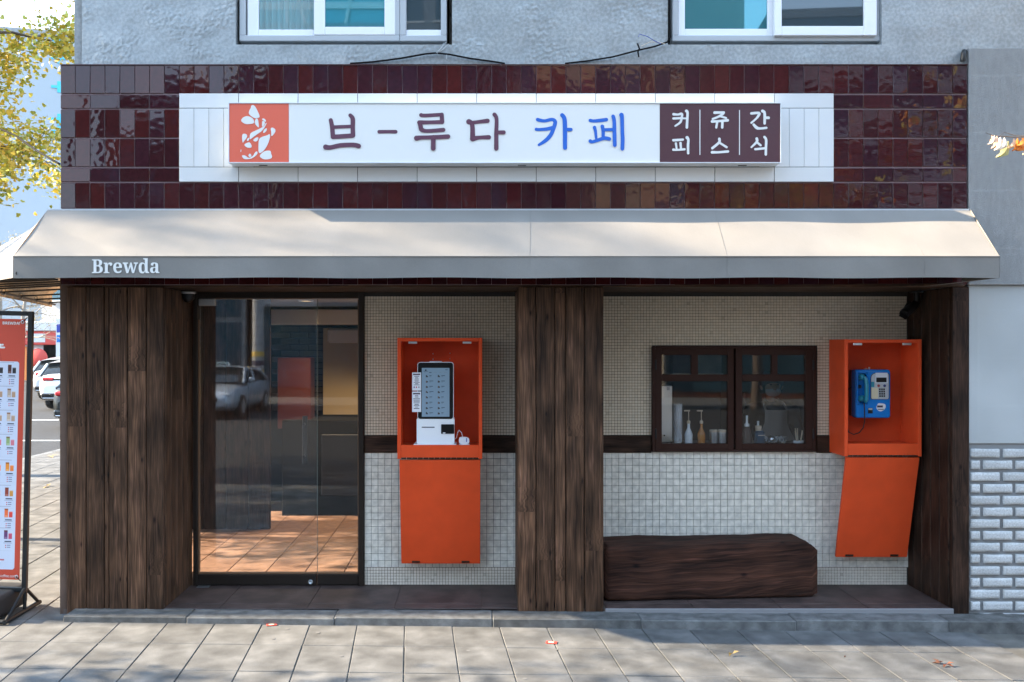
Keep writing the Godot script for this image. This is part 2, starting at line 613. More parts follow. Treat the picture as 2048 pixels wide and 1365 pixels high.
	mat("tyre", 0.02, 0.02, 0.02, 0.85)
	mat("tail_red", 0.55, 0.02, 0.025, 0.25)
	mat("head_clear", 0.6, 0.62, 0.65, 0.1, 0.4)
	mat("plate", 0.55, 0.50, 0.25, 0.5)
	mat("chrome", 0.6, 0.6, 0.6, 0.1, 1.0)
	# person, kitchen
	mat("skin", 0.40, 0.24, 0.17, 0.6)
	mat("hair", 0.012, 0.010, 0.009, 0.5)
	mat("black_cloth", 0.012, 0.012, 0.013, 0.9)
	mat("apron_cloth", 0.38, 0.36, 0.34, 0.9)
	mat("face_mask", 0.55, 0.55, 0.55, 0.8)
	mat("amber_syrup", 0.42, 0.16, 0.02, 0.15)
	mat("milk_white", 0.72, 0.78, 0.82, 0.35)
	mat("brown_bottle", 0.06, 0.035, 0.025, 0.3)
	mat("blue_pack", 0.02, 0.07, 0.13, 0.3)
	mat("tan_label", 0.60, 0.50, 0.38, 0.6)
	glass("clear_plastic", 0.85, 0.9, 0.95, 0.22)
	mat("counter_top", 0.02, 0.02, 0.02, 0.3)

func ground_y(x: float) -> float: return -0.012 * x

func make_ground() -> void:
	# far ground and road: one sheet to the horizon
	structure("ground", "dark asphalt ground stretching to the horizon around the cafe", mb().face([Vector3(-900, -0.16, -900), Vector3(900, -0.16, -900), Vector3(900, -0.16, 900), Vector3(-900, -0.16, 900)], Vector3.UP), m.asphalt)
	# the pavement is tilted a little, falling to the right
	var walk := Node3D.new()
	walk.name = "sidewalk"
	add_child(walk)
	walk.rotation.z = -0.012
	walk.set_meta("kind", "structure")
	tag(walk, "grey paved sidewalk in front of the cafe and round its left corner", "")
	part("bedding", bx(Vector3(-7.15, -0.3, 0.0), Vector3(14, -0.0065, 4.6)).span(Vector3(-7.15, -0.3, -40), Vector3(-2.2, -0.007, -0.002)), m.pavement_base, walk)
	# pavers, sheared a little as they were laid
	var shapes := []
	for k in 4:
		var b := mb()
		b.xf = Transform3D(Basis(Vector3(1, 0, 0), Vector3(0, 1, 0), Vector3(0.07, 0, 1)), Vector3.ZERO)
		b.box(Vector3(0, -0.02, 0), Vector3(0.313 + 0.001 * k, 0.04, 0.4525 + 0.001 * k), 0.003)
		shapes.append(b.mesh())
	var n := 0
	for r in range(-22, 6):
		var z0 := 0.58 + 0.46 * (r - 0.5)
		for i in range(-30, 18):
			var x0 := sx(287.0, 0.173) + 0.3205 * i + 0.07 * (z0 - 0.173)
			if r <= 0 and z0 < 0.1:
				var d := EYE.z - z0
				if x0 < (30.0 - 946) / LENS * d - 0.25 or x0 > (135.0 - 946) / LENS * d + 0.25 or x0 < -7.0: continue
			elif x0 < -5.2 or x0 > 4.9 or r > 3: continue
			var o := part("paver", shapes[rng.randi() % 4], m["paver_%d" % (rng.randi() % 4)], walk, Vector3(x0, rng.randf_range(-0.0015, 0.0015), z0))
			o.rotation = Vector3(rng.randf_range(-0.003, 0.003), rng.randf_range(-0.003, 0.003), rng.randf_range(-0.003, 0.003))
			n += 1
	var gum := mb()
	for k in 46:
		var c := Vector3(rng.randf_range(-3.4, 4.0), 0.002, rng.randf_range(0.24, 2.2))
		var r := rng.randf_range(0.006, 0.017)
		var ps := []
		for i in 9: ps.append(c + Vector3(cos(TAU * i / 9.0), 0, sin(TAU * i / 9.0)) * r * rng.randf_range(0.75, 1.15))
		gum.face(ps, Vector3.UP)
	part("gum_spots", gum, mat("gum", 0.12, 0.12, 0.12, 0.8), walk).set_meta("kind", "stuff")
	# kerb between the left pavement and the road with a yellow line
	var kb := thing("road_kerb", "low granite kerb with a yellow line at the left road edge", "kerb")
	for k in 20:
		part("kerb_stone", bx(Vector3(-7.33, -0.16, -1.9 * k + 4), Vector3(-7.16, 0.075, -1.9 * k + 2.12), 0.012), m.granite, kb)
	part("yellow_line", bx(Vector3(-7.62, -0.158, -40), Vector3(-7.46, -0.15, 4)), m.yellow_paint, kb)
	var marks := mb()
	for q in [[-9.0, -13.2, 3.0, 0.14], [-10.5, -18.6, 3.6, 0.16], [-12.0, -25.0, 4.0, 0.18]]:
		marks.box(Vector3(q[0], -0.152, q[1]), Vector3(q[2], 0.008, q[3]))
	var mk := structure("road_markings", "white painted lines on the asphalt beyond the left pavement", marks, m.road_paint)
	# far pavement across the street, lit, seen in the reflections
	structure("far_sidewalk", "pale pavement on the opposite side of the street", bx(Vector3(-40, -0.16, 21.5), Vector3(40, -0.02, 26)), m.paver_1)

	# granite step along the front
	var ks := thing("granite_step", "worn granite kerb step running along the cafe front", "step")
	var edges := [125, 372, 668, 985, 1283, 1593, 1900, 2230, 2560]
	for k in edges.size() - 1:
		var xa := sx(edges[k], 0.173) + 0.001
		var xb := sx(edges[k + 1], 0.173) - 0.001
		var b := mb()
		b.box(Vector3(0, -0.11, 0), Vector3(xb - xa, 0.22, 0.30), 0.007)
		var o := part("kerb_stone", b, m.granite if k % 3 else m.granite_dark, ks, Vector3((xa + xb) / 2, 0.057 - 0.006 * (xa + xb) / 2 + [0.0, -0.003, 0.002][k % 3], 0.022 + [0.0, 0.004, -0.003][k % 3]))
		o.rotation.z = -0.007

	# recessed entrance floor with large brown tiles
	var fl := Node3D.new()
	fl.name = "entrance_floor"
	add_child(fl)
	fl.set_meta("kind", "structure")
	tag(fl, "reddish brown tiled floor of the two recessed bays", "")
	part("floor_bed", bx(Vector3(-2.86, -0.2, -0.80), Vector3(3.42, 0.066, -0.012)), m.floor_grout, fl)
	part("floor_lip", bx(Vector3(0.92, -0.1, -0.0118), Vector3(3.34, 0.0725, 0.004), 0.003), m.step_edge, fl)
	for bay in [[-2.16, 0.31, -1.767], [0.91, 3.42, 0.93]]:
		for row in [[-0.012, -0.128], [-0.132, -0.80]]:
			for i in range(-1, 6):
				var xa: float = maxf(bay[0], bay[2] + 0.61 * i + 0.002)
				var xb: float = minf(bay[1], bay[2] + 0.61 * (i + 1) - 0.002)
				if xb - xa < 0.02: continue
				part("floor_tile", bx(Vector3(xa, 0.05, row[1]), Vector3(xb, 0.072 + rng.randf_range(-0.0006, 0.0006), row[0]), 0.0015), m.step_tile, fl)

var cafe: Node3D
const BACK := -0.62

func pivot(called: String, parent: Node3D, at := Vector3.ZERO) -> Node3D:
	var o := Node3D.new()
	var k: Dictionary = parent.get_meta("_n", {})
	var c: int = k.get(called, -1) + 1
	k[called] = c
	parent.set_meta("_n", k)
	o.name = called if c == 0 else "%s_%03d" % [called, c]
	o.position = at
	parent.add_child(o, true)
	return o

func plank(parent: Node3D, a: Vector3, b: Vector3, k := -1, sideways := false) -> void:
	var q := mb()
	q.uvo = Vector2(rng.randf() * 9.0, rng.randf() * 9.0)
	q.swap = sideways
	q.box(Vector3.ZERO, (b - a).abs() - Vector3(0.002 if not sideways else 0.0, 0, 0.002 if (b - a).abs().z > 0.06 else 0.0), 0.0055)
	var o := part("plank", q, m.dark_wood if k > 3 else m["wood_%d" % (k if k >= 0 else rng.randi() % 4)], parent, (a + b) / 2)
	o.rotation = Vector3(rng.randf_range(-0.0008, 0.0008), rng.randf_range(-0.006, 0.006), 0)

func wall_seg(b: MB, p: Vector2, q: Vector2, y0: float, y1: float, thick: float) -> void:
	var d := (q - p)
	var l := d.length()
	var keep := b.xf
	b.xf = Transform3D(Basis(Vector3.UP, atan2(-d.y, d.x)), Vector3((p.x + q.x) / 2, (y0 + y1) / 2, (p.y + q.y) / 2))
	b.box(Vector3(0, 0, 0), Vector3(l, y1 - y0, thick))
	b.xf = keep

func slab(poly: Array, y0: float, y1: float) -> MB:
	var b := mb()
	b.xf = Transform3D(Basis(Vector3.RIGHT, PI / 2), Vector3.ZERO)
	return b.prism(PackedVector2Array(poly), -y1, -y0)

func left_line(t: float) -> Vector2: return Vector2(-2.83, -0.02) + Vector2(-0.342, -0.94) * t

func make_cafe() -> void:
	cafe = thing("cafe_building", "grey plastered corner building with a timber and burgundy tile cafe front", "building")
	# carcass: left side wall with two glazed openings, right and back walls, floor slab above the shop
	var w := mb()
	for s in [[0.0, 1.0, -0.1, 2.6], [2.72, 3.25, -0.1, 2.6], [3.92, 6.5, -0.1, 2.6], [1.0, 2.72, 2.16, 2.6], [3.25, 3.92, 2.16, 2.6]]:
		wall_seg(w, left_line(s[0]), left_line(s[1]), s[2], s[3], 0.09)
	part("side_wall", w, m.far_brown, cafe)
	for s in [[1.0, 2.72], [3.25, 3.92]]:
		var g := mb()
		wall_seg(g, left_line(s[0] + 0.03), left_line(s[1] - 0.03), 0.13, 2.13, 0.008)
		part("side_door_pane", g, m.pane, cafe)
		var f := mb()
		for e in [s[0] + 0.02, s[1] - 0.02]: wall_seg(f, left_line(e - 0.02), left_line(e + 0.02), 0.09, 2.155, 0.06)
		wall_seg(f, left_line(s[0] + 0.045), left_line(s[1] - 0.045), 0.09, 0.13, 0.06)
		part("side_door_frame", f, m.door_frame, cafe)
	part("rear_wall", bx(Vector3(-5.2, -0.1, -6.2), Vector3(6.2, 6.4, -6.05)), m.far_grey, cafe)
	part("right_wall", bx(Vector3(3.36, -0.1, -6.05), Vector3(3.44, 2.6, -0.66)), m.far_grey, cafe)
	part("upper_floor_slab", slab([Vector2(-2.82, -0.18), Vector2(6.2, -0.18), Vector2(6.2, -6.05), Vector2(-4.95, -6.05)], 2.6, 2.8), m.ceiling_paint, cafe)
	part("roof_slab", bx(Vector3(-5.2, 6.4, -6.2), Vector3(6.2, 6.6, 0.05)), m.far_grey, cafe)
	var up := mb()
	wall_seg(up, Vector2(-2.74, -0.08), Vector2(-4.9, -6.05), 2.8, 6.4, 0.12)
	part("upper_side_wall", up, m.plaster, cafe)

	# burgundy tile band; every tile its own piece
	var cw := 29.76
	var left := 120.0
	part("band_backing", bx(Vector3(sx(left + 1), sy(570), -0.16), Vector3(sx(1934), sy(131), -0.0065)), m.tile_joint, cafe)
	part("band_cap", bx(Vector3(sx(left), sy(131), -0.14), Vector3(sx(1935.5), sy(128.4), 0.004), 0.002), m.burgundy_0, cafe)
	var g1 := 0.0035
	var shapes := {}
	for q in [["v", cw / 288.0, 55.5 / 288], ["h", 2 * cw / 288.0, 26.5 / 288], ["s", cw / 288.0, 26.5 / 288], ["c", cw / 288.0, 50.5 / 288], ["u", cw / 288.0, 31.0 / 288]]:
		shapes[q[0]] = mb().box(Vector3(0, 0, -0.004), Vector3(q[1] - g1, q[2] - 0.0005, 0.009), 0.0018).mesh()
	var lay := func(kind: String, px: float, py: float) -> void:
		var o := part("wall_tile", shapes[kind], m["burgundy_%d" % (rng.randi() % 4)], cafe, Vector3(sx(px), sy(py), -0.0005))
		o.rotation = Vector3(rng.randfn(0, 0.011), rng.randfn(0, 0.012), rng.randfn(0, 0.001))
	for i in 61:
		var px := left + cw * (i + 0.5)
		lay.call("v", px, 159.0)
		lay.call("c", px, 391.5)
		lay.call("u", px, 554.0)
		if i < 8 or i >= 52:
			lay.call("v", px, 247.2)
			lay.call("v", px, 305.6)
	for py in [203.3, 350.0]:
		for i in 4:
			lay.call("h", left + cw * (2 * i + 1), py)
			lay.call("h", left + cw * (52 + 2 * i + 1), py)
		lay.call("s", left + cw * 60.5, py)
	# white panels behind the sign
	var xa := left + cw * 8
	var xb := left + cw * 52
	part("panel_backing", bx(Vector3(sx(xa + 1), sy(363), -0.006), Vector3(sx(xb - 1), sy(188), -0.001)), m.panel_joint, cafe)
	for i in 11:
		for py in [[187.6, 216.4], [335.2, 363.8]]:
			var a := xa + (xb - xa) / 11.0 * i
			var o := part("white_panel", bx(Vector3(-0.5 * ((xb - xa) / 11.0 / 288 - 0.004), -0.5 * (py[1] - py[0]) / 288.0, -0.004), Vector3(0.5 * ((xb - xa) / 11.0 / 288 - 0.004), 0.5 * (py[1] - py[0]) / 288.0, 0.004), 0.0012), m["white_panel_%d" % (rng.randi() % 2)], cafe, Vector3(sx(a + (xb - xa) / 22.0), sy((py[0] + py[1]) / 2), 0.003))
			o.rotation = Vector3(rng.randfn(0, 0.004), rng.randfn(0, 0.003), 0)
	for i in 44:
		if i > 4 and i < 39: continue
		var a := xa + cw * i
		var o := part("white_panel", bx(Vector3(-cw / 576.0 + 0.0012, -0.2025, -0.004), Vector3(cw / 576.0 - 0.0012, 0.2025, 0.004), 0.0012), m["white_panel_%d" % (rng.randi() % 2)], cafe, Vector3(sx(a + cw / 2), sy(275.8), 0.0025))
		o.rotation = Vector3(rng.randfn(0, 0.003), rng.randfn(0, 0.003), 0)

	# timber posts
	var lp := pivot("timber_post", cafe)
	part("post_core", bx(Vector3(-2.835, 0.0, -0.66), Vector3(-2.18, 2.31, -0.034)), m.dark_room, lp)
	var e := [132, 171, 207, 217, 254, 291.6, 327.6]
	for k in 6: plank(lp, Vector3(sx(e[k]) + 0.0015, 0.05 + (0.0 if k else -0.02), -0.034), Vector3(sx(e[k + 1]) - 0.0015, 2.31, 0.0 if k != 2 else -0.004), [0, 1, 3, 0, 2, 1][k])
	for k in 5: plank(lp, Vector3(-2.18, 0.072, -0.034 - 0.12 * k - 0.0015), Vector3(-2.147, 2.306, -0.034 - 0.12 * (k + 1) + 0.0015))
	var mp := pivot("timber_post", cafe)
	part("post_core", bx(Vector3(0.345, 0.0, -0.80), Vector3(0.875, 2.31, -0.034)), m.dark_room, mp)
	e = [1035, 1072, 1110, 1131.5, 1169, 1208]
	for k in 5: plank(mp, Vector3(sx(e[k]) + 0.0015, 0.03, -0.034), Vector3(sx(e[k + 1]) - 0.0015, 2.31, 0.0), [2, 1, 0, 3, 1][k])
	for k in 4: plank(mp, Vector3(0.321, 0.072, -0.036 - 0.145 * k - 0.0015), Vector3(0.345, 2.306, -0.036 - 0.145 * (k + 1) + 0.0015))
	for k in 5: plank(mp, Vector3(0.875, 0.072, -0.036 - 0.15 * k - 0.0015), Vector3(0.905, 2.306, -0.036 - 0.15 * (k + 1) + 0.0015))
	var rp := pivot("timber_post", cafe)
	plank(rp, Vector3(sx(1905.5), 0.03, -0.034), Vector3(sx(1940), 2.31, 0.0), 4)
	for k in 5: plank(rp, Vector3(3.322, 0.072, -0.034 - 0.125 * k - 0.0015), Vector3(3.352, 2.306, -0.034 - 0.125 * (k + 1) + 0.0015), 4)
	# soffit boards over the bays
	var so := pivot("soffit", cafe)
	for k in 6: plank(so, Vector3(-2.84, 2.309, -0.012 - 0.125 * (k + 1) + 0.002), Vector3(3.42, 2.335, -0.012 - 0.125 * k), 1, true)
	part("soffit_cover", bx(Vector3(-2.84, 2.336, -0.82), Vector3(3.42, 2.6, -0.17)), m.dark_room, cafe)

	# tiled back walls of both bays
	var back := mb()
	back.span(Vector3(-0.835, 0.05, -0.72), Vector3(0.34, 2.309, BACK - 0.006))
	back.span(Vector3(0.90, 0.05, -0.72), Vector3(1.366, 2.309, BACK - 0.006))
	back.span(Vector3(2.616, 0.05, -0.72), Vector3(3.352, 2.309, BACK - 0.006))
	back.span(Vector3(1.366, 0.05, -0.72), Vector3(2.616, 1.091, BACK - 0.006))
	back.span(Vector3(1.366, 1.896, -0.72), Vector3(2.616, 2.309, BACK - 0.006))
	part("bay_wall", back, m.grout, cafe)
	var trs: Array[Transform3D] = []
	var cols := PackedColorArray()
	var pit := 0.0221
	for bay in [[-0.829, 53], [0.905, 109]]:
		for band in [[1.217, 48], [0.074, 6]]:
			for i in bay[1]:
				for j in band[1]:
					var x: float = bay[0] + pit * (i + 0.5)
					var y: float = band[1] * 0.0 + band[0] + pit * (j + 0.5)
					if x > 1.36 and x < 2.62 and y > 1.08 and y < 1.90: continue
					var glint := minf(Vector2(x - 0.13, (y - 2.2) * 0.8).length(), minf(Vector2(x - 1.08, (y - 2.12) * 0.7).length(), Vector2(x - 1.3, y - 2.18).length() * 1.2))
					var big := rng.randf() < (0.007 + (0.5 if glint < 0.13 else 0.0))
					trs.append(Transform3D(Basis.from_euler(Vector3(rng.randfn(0, 0.006 if not big else 0.09), rng.randfn(0, 0.006 if not big else 0.09), 0)), Vector3(x, y, BACK)))
					var f := rng.randf_range(0.93, 1.05)
					var wv := rng.randf_range(-0.02, 0.02)
					if rng.randf() < 0.012: f *= 0.8
					if band[1] == 6: cols.append(Color(f * 1.02, f * 1.07, f * 1.18))
					else: cols.append(Color(f * (1 + wv), f, f * (1 - wv)))
	var mm := MultiMesh.new()
	mm.transform_format = MultiMesh.TRANSFORM_3D
	mm.use_colors = true
	mm.mesh = mb().box(Vector3(0, 0, -0.002), Vector3(pit - 0.0024, pit - 0.0024, 0.006), 0.0012).mesh()
	mm.instance_count = trs.size()
	for i in trs.size():
		mm.set_instance_transform(i, trs[i])
		mm.set_instance_color(i, cols[i])
	var mi := MultiMeshInstance3D.new()
	mi.name = "mosaic"
	mi.multimesh = mm
	mi.material_override = m.mosaic
	mi.set_meta("kind", "stuff")
	cafe.add_child(mi)
	# larger square tiles below the rail
	var sq := 0.0519
	var sm := []
	for k in 3: sm.append(mb().box(Vector3(0, 0, -0.003), Vector3(sq - 0.0024 - 0.0001 * k, sq - 0.0024, 0.008), 0.0013).mesh())
	var rest := mb()
	var singles := 0
	for bay in [[-0.829, 23, 0.345], [0.905, 47, 3.352]]:
		for i in bay[1]:
			for j in 17:
				var x: float = bay[0] + sq * (i + 0.5)
				var y: float = 0.2085 + sq * (j + 0.5) - 0.0005
				if x + sq / 2 > bay[2] + 0.02 or y + sq / 2 > 1.096: continue
				if x > 1.3 and x < 2.68 and y + sq / 2 > 1.10: continue
				var hidden: bool = (x > -0.53 and x < 0.0) or (x > 2.80 and x < 3.2) or (x > 0.9 and x < 2.4 and y < 0.4)
				if not hidden and singles < 300 and (x < 0.4 or i % 2 == 0 or j < 4):
					singles += 1
					var o := part("square_tile", sm[rng.randi() % 3], m["square_tile_%d" % (rng.randi() % 4)], cafe, Vector3(x, y, BACK))
					o.rotation = Vector3(rng.randfn(0, 0.002), rng.randfn(0, 0.002), 0)
				else:
					rest.box(Vector3(x, y, BACK - 0.003), Vector3(sq - 0.0024, sq - 0.0024, 0.008), 0.0013)
	var ro := part("square_tiling", rest, m.square_tile_0, cafe)
	ro.set_meta("kind", "stuff")
	# dark wooden rail between the two tilings
	for r in [[-0.829, 0.34], [0.905, 1.362], [2.620, 3.352]]:
		var q := mb()
		q.swap = true
		q.uvo = Vector2(rng.randf() * 5, rng.randf() * 5)
		q.span(Vector3(r[0], 1.083, BACK - 0.006), Vector3(r[1], 1.214, BACK + 0.012), 0.003)
		part("wall_rail", q, m.dark_wood, cafe)

func make_openings() -> void:
	# glass entrance door
	var d := thing("entrance_door", "tall frameless glass cafe door with brown bottom rail and a fixed glass panel beside it", "door")
	var z := BACK
	var X := func(px: float) -> float: return sx(px, z)
	var Y := func(py: float) -> float: return sy(py, z)
	var fr := mb()
	fr.span(Vector3(X.call(388), 0.073, z - 0.06), Vector3(X.call(396), 2.308, z + 0.03), 0.003)
	fr.span(Vector3(X.call(717.5), 0.073, z - 0.06), Vector3(X.call(728), 2.308, z + 0.03), 0.003)
	fr.span(Vector3(X.call(396.2), Y.call(597), z - 0.06), Vector3(X.call(717.3), 2.308, z + 0.028), 0.003)
	part("frame", fr, m.door_frame, d)
	part("glass_leaf", bx(Vector3(X.call(399), Y.call(1148), z - 0.016), Vector3(X.call(633), Y.call(598.5), z - 0.004)), m.pane, d)
	part("inner_glass", bx(Vector3(X.call(399), Y.call(1148), z - 0.026), Vector3(X.call(633), Y.call(598.5), z - 0.020)), m.pane, d)
	part("fixed_panel", bx(Vector3(X.call(635), Y.call(1148), z - 0.016), Vector3(X.call(716.5), Y.call(598), z - 0.004)), m.pane, d)
	part("glass_seam", bx(Vector3(X.call(633.7), Y.call(1146), z - 0.017), Vector3(X.call(634.4), Y.call(599), z - 0.003)), m.glass_edge, d)
	part("trim", bx(Vector3(X.call(397), Y.call(1148.5), z - 0.02), Vector3(X.call(633), Y.call(1146), z + 0.004)).span(Vector3(X.call(635), Y.call(1148.5), z - 0.02), Vector3(X.call(717), Y.call(1146), z + 0.004)).span(Vector3(X.call(396.4), Y.call(1146), z - 0.02), Vector3(X.call(398.4), Y.call(640), z + 0.004)).span(Vector3(X.call(715.4), Y.call(1146), z - 0.02), Vector3(X.call(717.2), Y.call(600), z + 0.004)), m.door_trim, d)
	part("bottom_rail", bx(Vector3(X.call(389), 0.078, z - 0.03), Vector3(X.call(633), Y.call(1149), z + 0.022), 0.003), m.door_frame, d)
	part("bottom_rail", bx(Vector3(X.call(635), 0.078, z - 0.03), Vector3(X.call(717), Y.call(1149), z + 0.016), 0.003), m.door_frame, d)
	part("top_fitting", bx(Vector3(X.call(398), Y.call(612), z - 0.03), Vector3(X.call(430), Y.call(598), z + 0.02), 0.004), m.zinc, d)
	var lk := mb()
	lk.xf = Transform3D(Basis(Vector3.RIGHT, PI / 2), Vector3(X.call(622), Y.call(1163), z + 0.022))
	lk.lathe([Vector2(0.018, 0), Vector2(0.018, 0.008), Vector2(0.012, 0.011), Vector2(0.011, 0.006), Vector2(0.0, 0.006)], Vector3.ZERO, 20)
	part("lock", lk, m.steel, d)
	var hd := mb()
	hd.tube([Vector3(X.call(606), Y.call(834), z - 0.075), Vector3(X.call(606), Y.call(930), z - 0.075)], 0.021, 12)
	for py in [850, 914]: hd.tube([Vector3(X.call(606), Y.call(py), z - 0.018), Vector3(X.call(606), Y.call(py), z - 0.07)], 0.009, 8)
	part("handle", hd, m.black_metal, d)
	part("floor_pivot", bx(Vector3(X.call(398), 0.0725, z + 0.02), Vector3(X.call(422), 0.0755, z + 0.07)), m.steel, d)

	# wooden double window of the right bay
	var w := thing("serving_window", "dark brown wooden double casement window looking into the cafe kitchen", "window")
	z = BACK + 0.02
	fr = mb()
	var xs := [sx(1304, z), sx(1631.5, z)]
	var ys := [sy(904, z), sy(693, z)]
	fr.span(Vector3(xs[0], ys[0], z - 0.09), Vector3(xs[0] + 0.024, ys[1], z + 0.015), 0.004)
	fr.span(Vector3(xs[1] - 0.022, ys[0], z - 0.09), Vector3(xs[1], ys[1], z + 0.015), 0.004)
	fr.span(Vector3(xs[0] + 0.024, ys[1] - 0.02, z - 0.09), Vector3(xs[1] - 0.022, ys[1], z + 0.017), 0.004)
	fr.span(Vector3(xs[0] + 0.024, ys[0], z - 0.09), Vector3(xs[1] - 0.022, ys[0] + 0.02, z + 0.019), 0.004)
	part("window_frame", fr, m.frame_brown, w)
	for s in [[1310.5, 1467.5, 1323.6, 1455.2, 1382.5, 1396.2], [1471.2, 1626.0, 1484.2, 1611.2, 1543.2, 1555.2]]:
		var sh := pivot("sash", w)
		var f := mb()
		var yb := sy(899.5, z)
		var yt := sy(698, z)
		f.span(Vector3(sx(s[0], z), yb, z - 0.03), Vector3(sx(s[2], z), yt, z + 0.008), 0.003)
		f.span(Vector3(sx(s[3], z), yb, z - 0.03), Vector3(sx(s[1], z), yt, z + 0.008), 0.003)
		for q in [[710.6, 698.0], [763.0, 749.2], [899.5, 887.8]]:
			f.span(Vector3(sx(s[2], z), sy(q[0], z), z - 0.03), Vector3(sx(s[3], z), sy(q[1], z), z + 0.0075), 0.003)
		f.span(Vector3(sx(s[4], z), sy(749.4, z), z - 0.03), Vector3(sx(s[5], z), sy(710.4, z), z + 0.007), 0.003)
		part("sash_frame", f, m.frame_brown, sh)
		for q in [[s[2], s[4], 749.6, 710.2], [s[5], s[3], 749.6, 710.2], [s[2], s[3], 888.2, 762.6]]:
			part("pane", bx(Vector3(sx(q[0] - 0.6, z), sy(q[2], z), z - 0.014), Vector3(sx(q[1] + 0.6, z), sy(q[3], z), z - 0.009)), m.pane, sh)
	for px in [1311, 1626]:
		for py in [730, 868]:
			part("hinge", mb().tube([Vector3(sx(px, z), sy(py + 10, z), z + 0.014), Vector3(sx(px, z), sy(py - 10, z), z + 0.014)], 0.007, 8), m.black_metal, w)

	# upper windows
	for k in 2:
		var u: Node3D
		if k == 0: u = thing("upper_window", "white upstairs window of three panes with teal glass, at the left above the tile band", "window")
		else: u = thing("upper_window", "white upstairs window of two wide panes reflecting tree foliage, at the right above the tile band", "window")
		z = -0.115
		var y0 := sy(85, z)
		var y1 := 5.42
		var o: Array = [[480.0, 800.0], [800.0, 894.0]] if k == 0 else [[1343.0, 1757.0]]
		for q in o:
			var f := mb()
			f.span(Vector3(sx(q[0], z) + 0.001, y0, z - 0.06), Vector3(sx(q[1], z) - 0.001, y0 + 0.042, z + 0.03), 0.004)
			f.span(Vector3(sx(q[0], z) + 0.001, y1 - 0.042, z - 0.06), Vector3(sx(q[1], z) - 0.001, y1, z + 0.03), 0.004)
			f.span(Vector3(sx(q[0], z) + 0.001, y0 + 0.042, z - 0.06), Vector3(sx(q[0], z) + 0.043, y1 - 0.042, z + 0.028), 0.004)
			f.span(Vector3(sx(q[1], z) - 0.043, y0 + 0.042, z - 0.06), Vector3(sx(q[1], z) - 0.001, y1 - 0.042, z + 0.028), 0.004)
			part("outer_frame", f, m.window_grey, u)
		var sashes: Array = [[495.0, 634.0, 517.0, 628.0, 60.0, -0.004, 0], [628.0, 790.0, 650.0, 769.0, 54.5, 0.02, 1], [806.0, 887.5, 812.5, 884.0, 60.5, 0.0, 2]] if k == 0 else [[1356.0, 1548.0, 1369.5, 1534.5, 58.5, -0.002, 1], [1549.0, 1753.0, 1563.0, 1727.0, 53.0, 0.045, 2]]
		for s in sashes:
			var zz: float = z + s[5]
			var sh := pivot("sash", u)
			var f := mb()
			var yb: float = y0 + 0.0425
			if k == 1 and s[5] > 0.04: yb = sy(72, zz)
			var yg := sy(s[4], zz)
			f.span(Vector3(sx(s[0], zz), yb, zz - 0.025), Vector3(sx(s[2], zz), y1 - 0.045, zz + 0.012), 0.004)
			f.span(Vector3(sx(s[3], zz), yb, zz - 0.025), Vector3(sx(s[1], zz), y1 - 0.045, zz + 0.012), 0.004)
			f.span(Vector3(sx(s[2], zz), yb, zz - 0.025), Vector3(sx(s[3], zz), yg, zz + 0.0115), 0.004)
			f.span(Vector3(sx(s[2], zz), y1 - 0.1, zz - 0.025), Vector3(sx(s[3], zz), y1 - 0.045, zz + 0.0115), 0.004)
			part("sash_frame", f, m.window_white, sh)
			var gl: StandardMaterial3D = [m.pane_green, m.coated_glass, m.coated_glass_dark][s[6]]
			part("pane", bx(Vector3(sx(s[2] - 2, zz), yg - 0.006, zz - 0.008), Vector3(sx(s[3] + 2, zz), y1 - 0.09, zz - 0.002)), gl, sh)
		if k == 0:
			# pleated curtain behind the first pane
			var rows := []
			for j in 2:
				var row := PackedVector3Array()
				for i in 90: row.append(Vector3(lerpf(sx(497, z), sx(655, z), i / 89.0), [y0 + 0.03, y1][j], z - 0.13 + 0.022 * sin(i * 0.9) + 0.008 * sin(i * 2.3)))
				rows.append(row)
			part("curtain", mb().grid(rows, false, Vector3(0, 0, 1)), m.curtain, u)
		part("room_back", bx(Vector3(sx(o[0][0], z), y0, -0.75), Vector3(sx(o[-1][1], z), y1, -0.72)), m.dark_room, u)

var relief_a := FastNoiseLite.new()
var relief_b := FastNoiseLite.new()
func plaster_height(x: float, y: float) -> float:
	var turn := relief_b.get_noise_2d(x * 0.9, y * 0.9 + 50.0) * 2.2 + (1.45 if x > -0.25 and x < 1.2 else 0.1)
	var u := x * cos(turn) + y * sin(turn)
	var w := -x * sin(turn) + y * cos(turn)
	var strokes := 1.0 - absf(relief_a.get_noise_2d(u * 9.0, w * 75.0)) * 4.0
	var patch := clampf(relief_b.get_noise_2d(x * 2.1 + 9.0, y * 2.6) * 3.0 + 0.05, 0.0, 1.0)
	patch *= 1.0 - smoothstep(1.5, 2.4, x) * 0.75
	var lumps := relief_a.get_noise_2d(x * 26.0 + 30.0, y * 26.0) * 0.0008 + relief_b.get_noise_2d(x * 3.0, y * 3.0) * 0.003
	return maxf(0.0, strokes) * 0.0042 * patch + lumps

